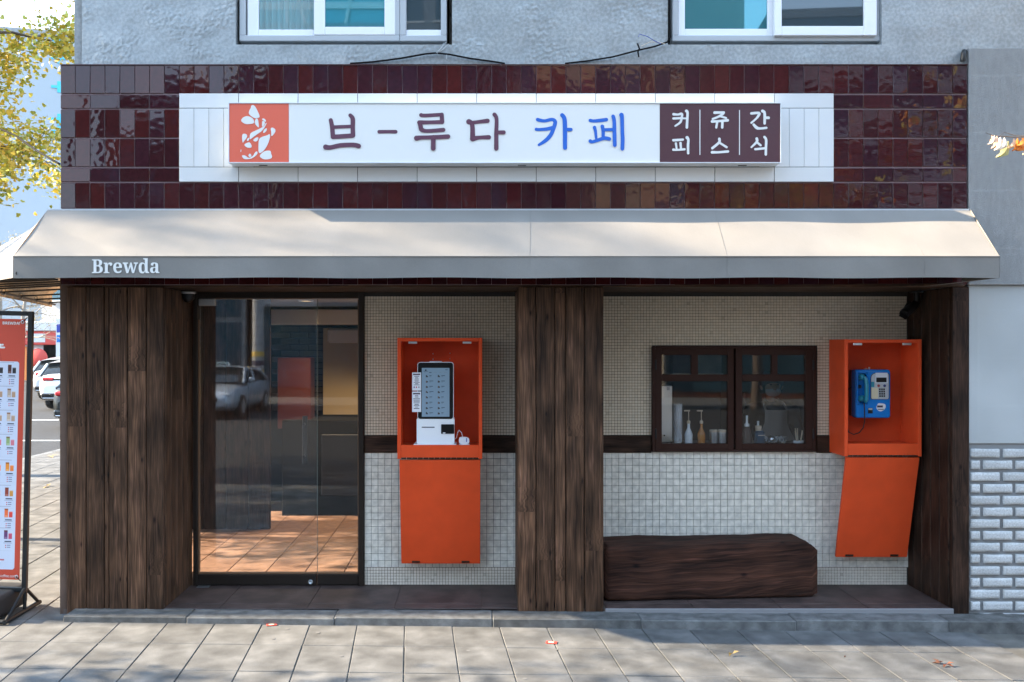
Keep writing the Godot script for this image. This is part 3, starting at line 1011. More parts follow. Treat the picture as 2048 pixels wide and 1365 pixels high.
func make_upper_wall() -> void:
	relief_a.seed = 41
	relief_a.frequency = 1.0
	relief_a.fractal_octaves = 3
	relief_b.seed = 42
	relief_b.frequency = 1.0
	relief_b.fractal_octaves = 2
	var zw := -0.055
	var x_l := sx(163, zw)
	var holes := [sx(471, zw), sx(904, zw), sx(1336, zw), sx(1764, zw)]
	var y_s := sy(91, zw)
	var b := mb()
	var patches := [[x_l, 6.2, 2.82, y_s], [x_l, holes[0], y_s, 6.4], [holes[1], holes[2], y_s, 6.4], [holes[3], 6.2, y_s, 6.4]]
	for p in patches:
		var ys := []
		var y: float = p[2]
		while y < p[3] - 0.002:
			ys.append(y)
			y += 0.009 if y < 4.36 else 0.12
		ys.append(p[3])
		var nx := int((p[1] - p[0]) / 0.009) + 1
		var rows := []
		for yy in ys:
			var row := PackedVector3Array()
			for i in nx + 1:
				var x: float = lerpf(p[0], p[1], float(i) / nx)
				row.append(Vector3(x, yy, zw + plaster_height(x, yy)))
			rows.append(row)
		b.grid(rows, false, Vector3(0, 0, 1))
	part("plaster_wall", b, m.plaster, cafe)
	for k in 2:
		var rv := mb()
		var xa: float = holes[2 * k]
		var xb: float = holes[2 * k + 1]
		rv.span(Vector3(xa - 0.08, y_s, -0.22), Vector3(xa, 5.5, zw - 0.003))
		rv.span(Vector3(xb, y_s, -0.22), Vector3(xb + 0.08, 5.5, zw - 0.003))
		rv.span(Vector3(xa, y_s - 0.08, -0.22), Vector3(xb, y_s + 0.008, zw - 0.004))
		rv.span(Vector3(xa - 0.0, 5.42, -0.22), Vector3(xb, 6.4, zw))
		part("window_reveal", rv, m.plaster, cafe)
	part("wall_end", bx(Vector3(x_l - 0.002, 2.82, -0.3), Vector3(x_l + 0.03, 6.4, zw - 0.006)), m.plaster, cafe)

func make_interior() -> void:
	var fl := Node3D.new()
	fl.name = "interior_floor"
	add_child(fl)
	fl.set_meta("kind", "structure")
	tag(fl, "terracotta tiled floor inside the cafe behind the glass door", "")
	part("screed", slab([Vector2(-3.1, -0.8), Vector2(3.36, -0.8), Vector2(3.36, -6.05), Vector2(-5.0, -6.05)], -0.2, 0.066), m.floor_grout, fl)
	var sh := []
	for k in 2: sh.append(mb().box(Vector3(0, -0.01, 0), Vector3(0.311 - 0.001 * k, 0.02, 0.311), 0.002).mesh())
	for i in range(-13, 3):
		for j in 13:
			var z0 := -0.99 - 0.316 * (j + 0.0)
			var x0 := -0.25 + 0.316 * i - 0.0 * j
			if x0 < left_line((-z0) / 0.94).x + 0.2 or x0 > 0.6: continue
			var o := part("floor_tile", sh[rng.randi() % 2], m["terracotta" if rng.randf() < 0.6 else "terracotta_pale"], fl, Vector3(x0, 0.076, z0))
			o.rotation = Vector3(rng.randfn(0, 0.002), 0, rng.randfn(0, 0.002))
	part("threshold", bx(Vector3(-2.14, 0.02, -0.832), Vector3(-0.6, 0.074, -0.69)), m.terracotta, fl)
	part("ceiling_board", slab([Vector2(-3.1, -0.83), Vector2(3.36, -0.83), Vector2(3.36, -6.05), Vector2(-5.0, -6.05)], 2.36, 2.59), m.ceiling_paint, cafe)
	# plank partition left of the door
	var pw := pivot("plank_partition", cafe)
	for k in 7: plank(pw, Vector3(-3.55 + 0.22 * k, 0.077, -2.72), Vector3(-3.55 + 0.22 * (k + 1) - 0.003, 2.42, -2.68), 4)
	# back of the shop: orange pier, dark counter, mustard wall, dark brick
	part("orange_pier", bx(Vector3(-2.12, 1.0, -3.75), Vector3(-1.76, 1.77, -3.5), 0.006), m.pier_orange, cafe)
	var bk := pivot("brick_wall", cafe)
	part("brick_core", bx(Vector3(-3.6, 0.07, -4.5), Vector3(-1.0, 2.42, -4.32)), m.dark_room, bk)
	for r in 18:
		for c in 6:
			var x0 := -2.36 + 0.215 * c + (0.107 if r % 2 else 0.0)
			part("brick", bx(Vector3(x0, 1.14 + 0.071 * r - 0.0, -4.325), Vector3(x0 + 0.203, 1.14 + 0.071 * r + 0.06, -4.307 + rng.randf() * 0.004), 0.004), m.dark_brick, bk)
	part("mustard_panel", bx(Vector3(-1.70, 1.12, -4.05), Vector3(-0.2, 2.10, -3.95)), m.mustard_wall, cafe)
	part("air_unit", bx(Vector3(-1.62, 1.93, -3.95), Vector3(-0.6, 2.09, -3.75), 0.02), m.far_white, cafe)
	part("menu_beam", bx(Vector3(-2.42, 2.13, -3.6), Vector3(0.4, 2.285, -3.3), 0.004), m.far_white, cafe)
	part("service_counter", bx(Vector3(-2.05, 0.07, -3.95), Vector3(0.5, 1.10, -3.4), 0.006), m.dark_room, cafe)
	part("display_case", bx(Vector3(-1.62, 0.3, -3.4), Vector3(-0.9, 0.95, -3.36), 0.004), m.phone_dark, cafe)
	# kitchen behind the serving window
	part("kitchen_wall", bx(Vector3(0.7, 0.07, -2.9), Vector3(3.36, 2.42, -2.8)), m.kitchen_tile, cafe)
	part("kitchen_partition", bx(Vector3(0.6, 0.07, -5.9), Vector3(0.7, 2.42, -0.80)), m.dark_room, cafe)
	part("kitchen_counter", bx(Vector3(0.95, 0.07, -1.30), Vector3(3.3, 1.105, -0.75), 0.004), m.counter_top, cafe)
	# recessed ceiling lamps, lit
	for p in [Vector3(-1.70, 2.358, -2.9), Vector3(-0.9, 2.358, -3.1)]:
		var l := thing("ceiling_lamp", "round recessed warm ceiling lamp inside the cafe, " + ("over the plank partition end" if p.x < -1.5 else "in front of the mustard wall"), "ceiling lamp", p, "recessed ceiling lamps in the cafe")
		part("lamp_ring", mb().lathe([Vector2(0.075, -0.006), Vector2(0.075, 0.002), Vector2(0.055, 0.002), Vector2(0.055, -0.006), Vector2(0.075, -0.006)], Vector3.ZERO, 20), m.white_plastic, l)
		var gm := mat("lamp_glow", 1.0, 0.85, 0.62, 0.5)
		gm.emission_enabled = true
		gm.emission = Color(1.0, 0.85, 0.62)
		gm.emission_energy_multiplier = 0.6
		part("lamp_lens", mb().lathe([Vector2(0.0, -0.003), Vector2(0.054, -0.003), Vector2(0.054, 0.001), Vector2(0.0, 0.001)], Vector3.ZERO, 20), gm, l)
		var s := SpotLight3D.new()
		s.name = "lamp_light"
		s.position = Vector3(0, -0.02, 0)
		s.rotation.x = -PI / 2
		s.light_energy = 0.5
		s.light_color = Color(1.0, 0.86, 0.66)
		s.light_size = 0.05
		s.spot_range = 8.0
		s.spot_attenuation = 2.0
		s.spot_angle = 62.0
		s.shadow_enabled = true
		l.add_child(s)

func make_neighbour() -> void:
	var nb := thing("neighbour_wall", "grey neighbouring wall of rough render above and white painted bricks below, at the right edge", "wall")
	var z := -0.002
	var x0 := sx(1939, z)
	part("rough_panel", bx(Vector3(x0 - 0.003, sy(566, z), -0.3), Vector3(6.2, sy(96, z), z), 0.003), m.rough_render, nb)
	part("ledge", bx(Vector3(x0 - 0.01, sy(570.5, z), -0.3), Vector3(6.2, sy(566, z), z + 0.02), 0.004), m.rough_render, nb)
	part("smooth_panel", bx(Vector3(x0, sy(888, z), -0.3), Vector3(6.2, sy(570.7, z), z - 0.006), 0.004), m.smooth_stucco, nb)
	part("mortar_bed", bx(Vector3(x0 + 0.005, -0.2, -0.3), Vector3(6.2, sy(888.3, z), z - 0.020)), m.mortar, nb)
	var shapes := []
	for k in 6:
		var b := mb()
		var rows := []
		for half in [false, true]: pass
		var L := 0.2 if k < 4 else 0.062
		var H := 0.0600
		var bump := FastNoiseLite.new()
		bump.seed = 60 + k
		bump.frequency = 22.0
		for j in 7:
			var row := PackedVector3Array()
			for i in 15:
				var u := i / 14.0 * 2 - 1
				var v := j / 6.0 * 2 - 1
				if i in [1, 13]: u = signf(u) * (0.978 if L > 0.1 else 0.94)
				if j in [1, 5]: v = signf(v) * 0.925
				var edge := maxf(absf(u), absf(v))
				var x := u * L / 2 * (1.0 + 0.008 * sin(v * 3 + k))
				var y := v * H / 2 * (1.0 + 0.03 * sin(u * 4 + k * 2))
				var h := -0.016 if edge > 0.99 else 0.0 + bump.get_noise_2d(x, y) * 0.0035
				if edge <= 0.99: 
					x *= 0.985 + 0.01 * bump.get_noise_2d(y * 3, 5)
				row.append(Vector3(x, y, h))
			rows.append(row)
		b.grid(rows, false, Vector3(0, 0, 1))
		shapes.append(b.mesh())
	for r in 15:
		var y := sy(907.5 + 23.55 * r, z)
		if y < -0.02: continue
		var offs := 0.017 if r % 2 == 0 else 0.017
		var x := x0 + offs
		var first := r % 2 == 1
		while x < 6.1:
			var L := 0.062 if first else 0.2
			var o := part("brick", shapes[4 + rng.randi() % 2] if first else shapes[rng.randi() % 4], m["white_brick_%d" % (rng.randi() % 3)], nb, Vector3(x + L / 2, y, z - 0.003 + rng.randf() * 0.003))
			o.rotation.z = rng.randfn(0, 0.004)
			if rng.randf() < 0.5: o.rotation.z += PI
			x += L + 0.026
			first = false

func far_block(called: String, label: String, at: Vector3, turn: float, w: float, h: float, d: float, wall: Material, cols: int, rows: int, win := Vector2(1.4, 1.5), glassm: Material = null, y0 := 1.2) -> Node3D:
	var o := thing(called, label, "building", at)
	o.rotation.y = turn
	# front faces local +z
	part("wall", bx(Vector3(-w / 2, -0.2, -d), Vector3(w / 2, h, 0)), wall, o)
	part("roof", bx(Vector3(-w / 2 - 0.15, h, -d - 0.1), Vector3(w / 2 + 0.15, h + 0.35, 0.15)), m.far_grey, o)
	if cols > 0:
		var f := mb().box(Vector3(0, 0, 0.02), Vector3(win.x, win.y, 0.08)).mesh()
		var s := mb().box(Vector3(0, -win.y / 2 - 0.05, 0.08), Vector3(win.x + 0.2, 0.1, 0.16)).mesh()
		for r in rows:
			for c in cols:
				var p := Vector3(-w / 2 + w / cols * (c + 0.5), y0 + (h - y0) / rows * (r + 0.45), 0)
				part("window", f, glassm if glassm else m.far_glass, o, p)
				part("window_sill", s, m.far_white, o, p)
	return o

func strip(a: Vector3, b: Vector3, k: Material) -> MeshInstance3D:
	var o := MeshInstance3D.new()
	o.name = "shopfront"
	o.mesh = bx(a, b).mesh()
	o.material_override = k
	return o

func make_far_side() -> void:
	var b := far_block("shop_building", "dark brown brick building across the street", Vector3(-3.6, 0, 27), PI, 9.5, 13.5, 9, m.far_brown, 5, 4, Vector2(1.1, 1.5), null, 4.2)
	part("shopfront", bx(Vector3(-4.5, 0.3, 0.0), Vector3(4.5, 3.4, 0.1)), m.far_glass, b)
	part("fascia", bx(Vector3(-4.7, 3.4, 0.0), Vector3(4.7, 4.1, 0.5)), m.far_grey, b)
	far_block("apartment_house", "sunlit beige apartment house across the street", Vector3(4.6, 0, 27.5), PI + 0.62, 6.0, 19, 8, m.far_beige, 3, 6, Vector2(1.2, 1.4))
	far_block("brick_house", "low orange brick house across the street", Vector3(9.6, 0, 25.5), PI + 0.25, 6.0, 9.0, 8, m.far_brick, 3, 2, Vector2(1.4, 1.5), null, 3.6).add_child(strip(Vector3(-2.8, 0.2, 0.0), Vector3(2.8, 3.2, 0.12), m.far_glass))
	var bl := far_block("balcony_block", "pale block with balcony bands across the street at the far right", Vector3(19.5, 0, 29), PI + 0.1, 15.0, 15, 9, m.far_grey, 0, 0)
	for r in 5:
		part("balcony", bx(Vector3(-7.4, 1.8 + 2.7 * r, 0), Vector3(7.4, 2.9 + 2.7 * r, 1.0)), m.far_white, bl)
		part("window_band", bx(Vector3(-7.4, 3.0 + 2.7 * r, 0), Vector3(7.4, 4.3 + 2.7 * r, 0.08)), m.far_glass, bl)
	var gl := far_block("glass_shop", "low glass fronted shop across the street", Vector3(-15.5, 0, 27), PI, 13.5, 6.2, 8, m.far_grey, 0, 0)
	for c in 9:
		for r in 2:
			part("pane", bx(Vector3(-6.6 + 1.47 * c, 0.3 + 2.7 * r, 0.02), Vector3(-5.2 + 1.47 * c, 2.8 + 2.7 * r, 0.09)), m.far_glass, gl)
	var tw := thing("glass_tower", "tall teal glass tower with white bands and curved ribs, rising behind the street", "tower", Vector3(-13, 0, 62))
	part("glazing", bx(Vector3(-5, 0, 0), Vector3(15, 62, 14)), m.tower_glass, tw)
	for k in 17: part("floor_band", bx(Vector3(-5.1, 3.5 * k + 3.0, -0.2), Vector3(15.1, 3.5 * k + 3.5, 0.0)), m.tower_white, tw)
	for k in 10:
		var pts := []
		for j in 17: pts.append(Vector3(-4.0 + 2.0 * k + 1.0 * sin(j * 0.9 + k * 1.3), 3.6 * j, -0.35))
		part("rib", mb().tube(pts, 0.14, 5), m.tower_white, tw)
	var oh := far_block("office_house", "grey office house with square windows behind the brown building", Vector3(1.5, 0, 44), PI, 12, 26, 10, m.far_grey, 6, 8, Vector2(1.3, 1.9))
	oh.rotation.y = PI + 0.1
	far_block("annex", "narrow brown annex between the glass shop and the brown brick building", Vector3(-11.65, 0, 27.4), PI, 5.8, 10.7, 8, m.far_brown, 2, 2, Vector2(1.2, 1.5), null, 3.0)
	# utility pole with black and yellow stripes
	var up := thing("utility_pole", "round concrete utility pole with striped base across the street", "pole", Vector3(-7.1, -0.15, 22.2))
	part("shaft", mb().tube([Vector3.ZERO, Vector3(0, 9, 0)], [0.2, 0.15], 14), m.far_grey, up)
	for k in 5:
		part("stripe", mb().lathe([Vector2(0.203, 0.5 + 0.3 * k), Vector2(0.202, 0.66 + 0.3 * k)], Vector3.ZERO, 14), m.ink if k % 2 else m.yellow_paint, up)
	car("taxi", "silver sedan taxi waiting across the street", "car", Vector3(-7.5, -0.15, 19.6), 0.0, "sedan", m.paint_taxi_silver)
	car("parked_car", "dark grey sedan parked before the glass fronted shop", "car", Vector3(-11.5, -0.15, 21.0), -0.3, "sedan", m.paint_dark_grey)

# a car from cross sections; it faces -z, its base centre at the origin
func car(called: String, label: String, cat: String, at: Vector3, turn: float, kind: String, paint: Material, group := "") -> Node3D:
	var o := thing(called, label, cat, at, group)
	o.rotation.y = turn
	var suv := kind == "suv"
	var L := 4.6
	var W := 0.92
	# stations from rear (+z) to nose (-z): z, half width, sill, belt height
	var st: Array = [[2.28, 0.70, 0.42, 0.70], [2.24, 0.82, 0.30, 0.98], [2.05, 0.90, 0.24, 1.04], [1.3, 0.925, 0.20, 1.03], [0.3, 0.925, 0.19, 0.99], [-0.7, 0.925, 0.19, 0.97], [-1.3, 0.915, 0.20, 0.93], [-1.9, 0.88, 0.22, 0.83], [-2.2, 0.76, 0.26, 0.72], [-2.32, 0.60, 0.36, 0.58]]
	if suv: st = [[2.22, 0.74, 0.48, 0.78], [2.20, 0.86, 0.36, 1.10], [2.05, 0.93, 0.30, 1.16], [1.3, 0.945, 0.26, 1.14], [0.3, 0.945, 0.26, 1.12], [-0.7, 0.945, 0.26, 1.10], [-1.3, 0.935, 0.27, 1.06], [-1.9, 0.90, 0.28, 0.98], [-2.2, 0.80, 0.32, 0.88], [-2.32, 0.64, 0.44, 0.66]]
	var rows := []
	for s in st:
		var row := PackedVector3Array()
		var hw: float = s[1]
		var lo: float = s[2]
		var hi: float = s[3]
		var prof := [[-0.86, 0.0], [-0.98, 0.22], [-1.0, 0.5], [-0.97, 0.8], [-0.88, 0.95], [-0.6, 1.0], [0.0, 1.025], [0.6, 1.0], [0.88, 0.95], [0.97, 0.8], [1.0, 0.5], [0.98, 0.22], [0.86, 0.0], [0.0, -0.02]]
		for q in prof: row.append(Vector3(q[0] * hw, lerpf(lo, hi, q[1]), s[0]))
		rows.append(row)
	var b := mb().grid(rows, true)
	b.face(Array(rows[0]), Vector3(0, 0, 1))
	b.face(Array(rows[-1]), Vector3(0, 0, -1))
	part("body", b, paint, o)
	# cabin: glazed lower part and a painted roof
	var cb: Array = [[1.95, 0.74, 0.06], [1.35, 0.70, 0.36], [0.9, 0.68, 0.43], [0.0, 0.68, 0.46], [-0.35, 0.68, 0.42], [-1.15, 0.76, 0.03]]
	if suv: cb = [[2.12, 0.80, 0.04], [1.85, 0.74, 0.42], [1.2, 0.72, 0.52], [0.0, 0.72, 0.53], [-0.45, 0.72, 0.47], [-1.2, 0.82, 0.02]]
	var base := 1.0 if not suv else 1.1
	rows = []
	for s in cb:
		var row := PackedVector3Array()
		for q in [[-1.2, -0.05], [-1.14, 0.3], [-1.04, 0.8], [-0.93, 0.96], [-0.5, 1.02], [0.0, 1.04], [0.5, 1.02], [0.93, 0.96], [1.04, 0.8], [1.14, 0.3], [1.2, -0.05]]:
			row.append(Vector3(q[0] * s[1], base - 0.03 + q[1] * s[2], s[0]))
		rows.append(row)
	part("glasshouse", mb().grid(rows, false, Vector3(0, 1, 0)), m.car_glass, o)
	rows = []
	for k in range(1, cb.size() - 1):
		var s: Array = cb[k]
		var row := PackedVector3Array()
		for q in [[-1.07, 0.78], [-0.96, 0.97], [-0.5, 1.06], [0.0, 1.08], [0.5, 1.06], [0.96, 0.97], [1.07, 0.78]]:
			row.append(Vector3(q[0] * s[1], base - 0.02 + q[1] * s[2], s[0] + (0.08 if k == 1 else -0.05 if k == cb.size() - 2 else 0.0)))
		rows.append(row)
	part("roof", mb().grid(rows, false, Vector3(0, 1, 0)), paint, o)
	for sgn in [-1.0, 1.0]:
		var pil := mb()
		for k in [0, cb.size() - 1]:
			var k2 := 1 if k == 0 else cb.size() - 2
			pil.tube([Vector3(sgn * cb[k][1] * 1.16, base - 0.02, cb[k][0]), Vector3(sgn * cb[k2][1] * 1.03, base + cb[k2][2] * 0.86, cb[k2][0])], 0.045, 6)
		pil.tube([Vector3(sgn * 0.82, base - 0.02, 0.35), Vector3(sgn * cb[3][1] * 1.04, base + cb[3][2] * 0.8, 0.3)], 0.04, 6)
		part("pillar", pil, paint, o)
		part("mirror", mb().lathe([Vector2(0.02, -0.08), Vector2(0.09, -0.05), Vector2(0.1, 0.03), Vector2(0.04, 0.08)], Vector3(sgn * 1.0, base + 0.06, -0.75), 8), paint, o)
		for zz in [1.38, -1.42]:
			var R := 0.33 if not suv else 0.37
			var wh := mb()
			wh.xf = Transform3D(Basis(Vector3.BACK, -PI / 2 * sgn), Vector3(sgn * 0.72, R, zz))
			wh.lathe([Vector2(R * 0.62, 0.0), Vector2(R * 0.97, 0.0), Vector2(R, 0.05), Vector2(R, 0.17), Vector2(R * 0.95, 0.225), Vector2(R * 0.62, 0.225)], Vector3.ZERO, 22)
			var wn := part("wheel", wh, m.tyre, o)
			var rm := mb()
			rm.xf = wh.xf
			rm.lathe([Vector2(R * 0.64, 0.20), Vector2(R * 0.6, 0.226), Vector2(R * 0.52, 0.215), Vector2(R * 0.2, 0.19), Vector2(0.05, 0.215), Vector2(0.0, 0.216)], Vector3.ZERO, 22)
			part("rim", rm, m.zinc, wn)
		var zr: float = st[1][0]
		var hh: float = st[1][3]
		part("tail_light", mb().box(Vector3(sgn * 0.58, hh - 0.11, zr + 0.0), Vector3(0.36, 0.11, 0.12), 0.03), m.tail_red, o)
		part("headlight", mb().box(Vector3(sgn * 0.62, st[8][3] - 0.04, -2.12), Vector3(0.30, 0.13, 0.2), 0.05), m.head_clear, o)
	part("rear_strip", mb().box(Vector3(0, st[1][3] - 0.12, st[1][0] + 0.02), Vector3(0.9, 0.045, 0.06), 0.015), m.tail_red if not suv else m.black_plastic, o)
	part("rear_bumper", mb().box(Vector3(0, st[1][2] + 0.08, st[1][0] - 0.02), Vector3(1.62, 0.2, 0.16), 0.05), m.black_plastic if suv else paint, o)
	part("bumper_trim", mb().box(Vector3(0, st[1][2] + 0.02, st[1][0] + 0.04), Vector3(1.5, 0.04, 0.06), 0.015), m.chrome, o)
	part("grille", mb().box(Vector3(0, 0.56, -2.3), Vector3(0.9, 0.16, 0.1), 0.04), m.black_plastic, o)
	part("number_plate", mb().box(Vector3(0, 0.42, -2.36), Vector3(0.5, 0.12, 0.02)), m.plate, o)
	part("number_plate", mb().box(Vector3(0, 0.72, st[0][0] + 0.02), Vector3(0.46, 0.13, 0.03)), m.sticker_white, o)
	if called == "taxi": part("roof_lamp", mb().box(Vector3(0, 1.5, -0.1), Vector3(0.4, 0.14, 0.16), 0.05), m.pane_green, o)
	return o

func make_street_left() -> void:
	car("parked_car", "black sedan with red tail lamps, nearest of the cars on the street at the left", "car", Vector3(-9.55, -0.15, -18.2), 0.0, "sedan", m.paint_ink_black, "cars on the street left of the cafe")
	car("parked_car", "white crossover with black rear bumper, behind the black sedan at the left", "car", Vector3(-12.95, -0.15, -24.6), 0.0, "suv", m.paint_white, "cars on the street left of the cafe")
	car("parked_car", "silver sport utility car with red tail lamp, farthest left of the cars on the street", "car", Vector3(-15.6, -0.15, -29.6), 0.0, "suv", m.paint_silver, "cars on the street left of the cafe")
	# white building with a cyan four leaf mark high on its wall
	var z := -55.0
	var D := EYE.z - z
	var wb := far_block("white_building", "tall white building with a cyan clover mark, far behind at the left", Vector3(sx(230, z), 0, z), 0.25, 27.0, sy(74, z) - 0.3, 12, m.far_pale_blue, 0, 0)
	# marks in the wall's own plane, near its left middle
	var place := func(px: float, py: float) -> Vector3:
		var dir := Vector3((px - MID.x) / LENS, -(py - MID.y) / LENS, -1)
		var nrm := Vector3(sin(0.25), 0, cos(0.25))
		var tt: float = (Vector3(sx(230, z), 0, z) - EYE).dot(nrm) / dir.dot(nrm)
		return wb.transform.affine_inverse() * (EYE + dir * tt)
	var cm := mb()
	var cc: Vector3 = place.call(121.5, 91.5)
	for k in 5:
		var a := TAU * (k + 0.25) / 5.0
		var ring := PackedVector2Array()
		for j in 12: ring.append(Vector2(cc.x + cos(a) * 0.36 + cos(TAU * j / 12) * 0.24, cc.y + sin(a) * 0.36 + sin(TAU * j / 12) * 0.24))
		cm.prism(ring, 0.01, 0.06 + 0.002 * k)
	part("clover_mark", cm, m.cyan_mark, wb)
	for py in [117, 175, 240, 265]:
		var lp: Vector3 = place.call(118, py)
		part("letter_mark", mb().span(lp + Vector3(-0.5, -0.06, 0.01), lp + Vector3(0.4, 0.12, 0.05)).span(lp + Vector3(-0.12, -0.35, 0.011), lp + Vector3(0.1, 0.4, 0.049)), m.cyan_mark, wb)
	# lower street buildings and the red and white shop under the awning's edge
	far_block("pale_house", "pale sunlit house far down the street behind the parked cars", Vector3(sx(40, -60.0), 0, -60), -0.35, 14, 8.5, 8, m.far_white, 4, 2, Vector2(1.5, 1.4))
	far_block("grey_house", "grey narrow house at the right of the far shop, partly behind the cafe", Vector3(sx(150, -48.0), 0, -48), -0.2, 4.6, 7, 8, m.far_grey, 2, 2, Vector2(1.2, 1.5))
	z = -46.0
	var sh := thing("street_shop", "small red and white shop with a round red sign far down the street", "shop", Vector3(sx(92, z), 0, z))
	part("wall", bx(Vector3(-2.6, -0.15, -4), Vector3(1.1, 2.9, 0)), m.far_white, sh)
	part("opening", bx(Vector3(-0.15, 0.1, 0.0), Vector3(0.62, 2.0, 0.04)), m.dark_room, sh)
	part("fascia", bx(Vector3(-2.7, 1.95, 0.0), Vector3(0.95, 2.75, 0.35), 0.03), m.shop_red, sh)
	part("fascia_band", bx(Vector3(-2.7, 2.76, -0.1), Vector3(1.1, 3.3, 0.45), 0.03), m.far_white, sh)
	part("fascia_panel", bx(Vector3(-0.6, 2.1, 0.351), Vector3(0.1, 2.6, 0.37)), m.far_white, sh)
	var rs := mb()
	rs.xf = Transform3D(Basis(Vector3.RIGHT, PI / 2), Vector3(-0.3, 1.2, 0.3))
	rs.lathe([Vector2(0.0, 0.0), Vector2(0.52, 0.0), Vector2(0.55, 0.06), Vector2(0.5, 0.14), Vector2(0.0, 0.15)], Vector3.ZERO, 24)
	part("round_sign", rs, m.shop_red, sh)
	part("banner", bx(Vector3(-2.5, -0.1, 0.05), Vector3(-1.1, 1.85, 0.1)), m.shop_orange, sh)
	part("banner", bx(Vector3(-1.05, 0.2, 0.05), Vector3(-0.75, 1.5, 0.1)), m.shop_red, sh)
	part("crate", bx(Vector3(0.2, 0.1, 0.05), Vector3(0.6, 0.8, 0.5), 0.02), m.shop_orange, sh)
	var ss := thing("street_sign", "tall blue and green street sign beside the far shop", "sign", Vector3(sx(126, -44.0), 0, -44))
	part("post", mb().tube([Vector3(0.5, -0.15, 0), Vector3(0.5, 4.4, 0)], 0.06, 8), m.far_grey, ss)
	part("board", bx(Vector3(-0.35, 1.0, 0.07), Vector3(0.45, 3.4, 0.14)), m.far_white, ss)
	part("blue_panel", bx(Vector3(-0.3, 2.65, 0.141), Vector3(0.4, 3.1, 0.16)), m.navy, ss)
	part("green_panel", bx(Vector3(-0.3, 2.1, 0.141), Vector3(0.4, 2.5, 0.16)), m.phone_blue, ss)

func leaf(b: MB, p: Vector3, s: float) -> void:
	# a fan shaped leaf of three faces
	var bs := Basis.from_euler(Vector3(rng.randf() * TAU, rng.randf() * TAU, rng.randf() * TAU))
	var pts := [Vector3.ZERO, Vector3(-0.55, 0.62, 0.06), Vector3(-0.22, 0.95, -0.04), Vector3(0.0, 0.82, 0.05), Vector3(0.24, 0.96, -0.03), Vector3(0.56, 0.6, 0.06)]
	var w := []
	for q in pts: w.append(p + bs * (q * s))
	b.face([w[0], w[1], w[2], w[3]])
	b.face([w[0], w[3], w[4], w[5]])

func twigs(b: MB, ends: Array, p: Vector3, dir: Vector3, len: float, r: float, depth: int, droop: float) -> void:
	var pts := [p]
	var rads := [r]
	var q := p
	var d := dir
	for k in 5:
		d = (d + Vector3(rng.randfn(0, 0.14), rng.randfn(0, 0.12) - droop * 0.05, rng.randfn(0, 0.14))).normalized()
		q += d * len / 5.0
		pts.append(q)
		rads.append(lerpf(r, r * 0.35, (k + 1) / 5.0))
		if depth <= 1: ends.append(q)
	b.tube(pts, rads, 6 if r > 0.02 else 4, false)
	if depth > 0:
		var n := 5 if depth > 1 else 4
		for k in n:
			var at: Vector3 = pts[1 + (k % 5)]
			var nd := (d + Vector3(rng.randfn(0, 0.7), rng.randfn(0.05, 0.5), rng.randfn(0, 0.7))).normalized()
			twigs(b, ends, at, nd, len * rng.randf_range(0.45, 0.65), rads[1 + (k % 5)] * 0.6, depth - 1, droop)

func tree(called: String, label: String, at: Vector3, h: float, r: float, crown0: float, seedn: int, per: int, bark: Material, cols: Array, lean := Vector3.ZERO, limb := 0.32) -> Node3D:
	rng.seed = seedn
	var o := thing(called, label, "tree", at)
	var tr := mb()
	var pts := []
	var rads := []
	for k in 8:
		var f := k / 7.0
		pts.append(Vector3(sin(k * 1.7) * 0.05, h * 0.9 * f, cos(k * 1.3) * 0.05) + lean * f * f)
		rads.append(lerpf(r, r * 0.2, f))
	tr.tube(pts, rads, 10)
	part("trunk", tr, bark, o)
	var br := mb()
	var ends := []
	var n := 11
	for k in n:
		var f := lerpf(crown0, 0.88, k / float(n - 1))
		var a := k * 2.4 + rng.randf()
		var base := Vector3(0, h * f, 0) + lean * f * f
		var up := lerpf(0.25, 0.9, f)
		twigs(br, ends, base, Vector3(cos(a), up, sin(a)).normalized(), h * limb * (1.15 - 0.75 * f), r * 0.42 * (1.2 - f), 2, 1.0)
	part("branches", br, bark, o)
	if per > 0:
		var lf := mb()
		for e in ends:
			for k in per:
				if rng.randf() < 0.15: continue
				lf.col = cols[rng.randi() % cols.size()]
				leaf(lf, e + Vector3(rng.randfn(0, 0.17), rng.randfn(-0.05, 0.17), rng.randfn(0, 0.17)), rng.randf_range(0.055, 0.09))
		var l := part("crown", lf, m.ginkgo_leaf, o)
		l.set_meta("kind", "stuff")
	return o

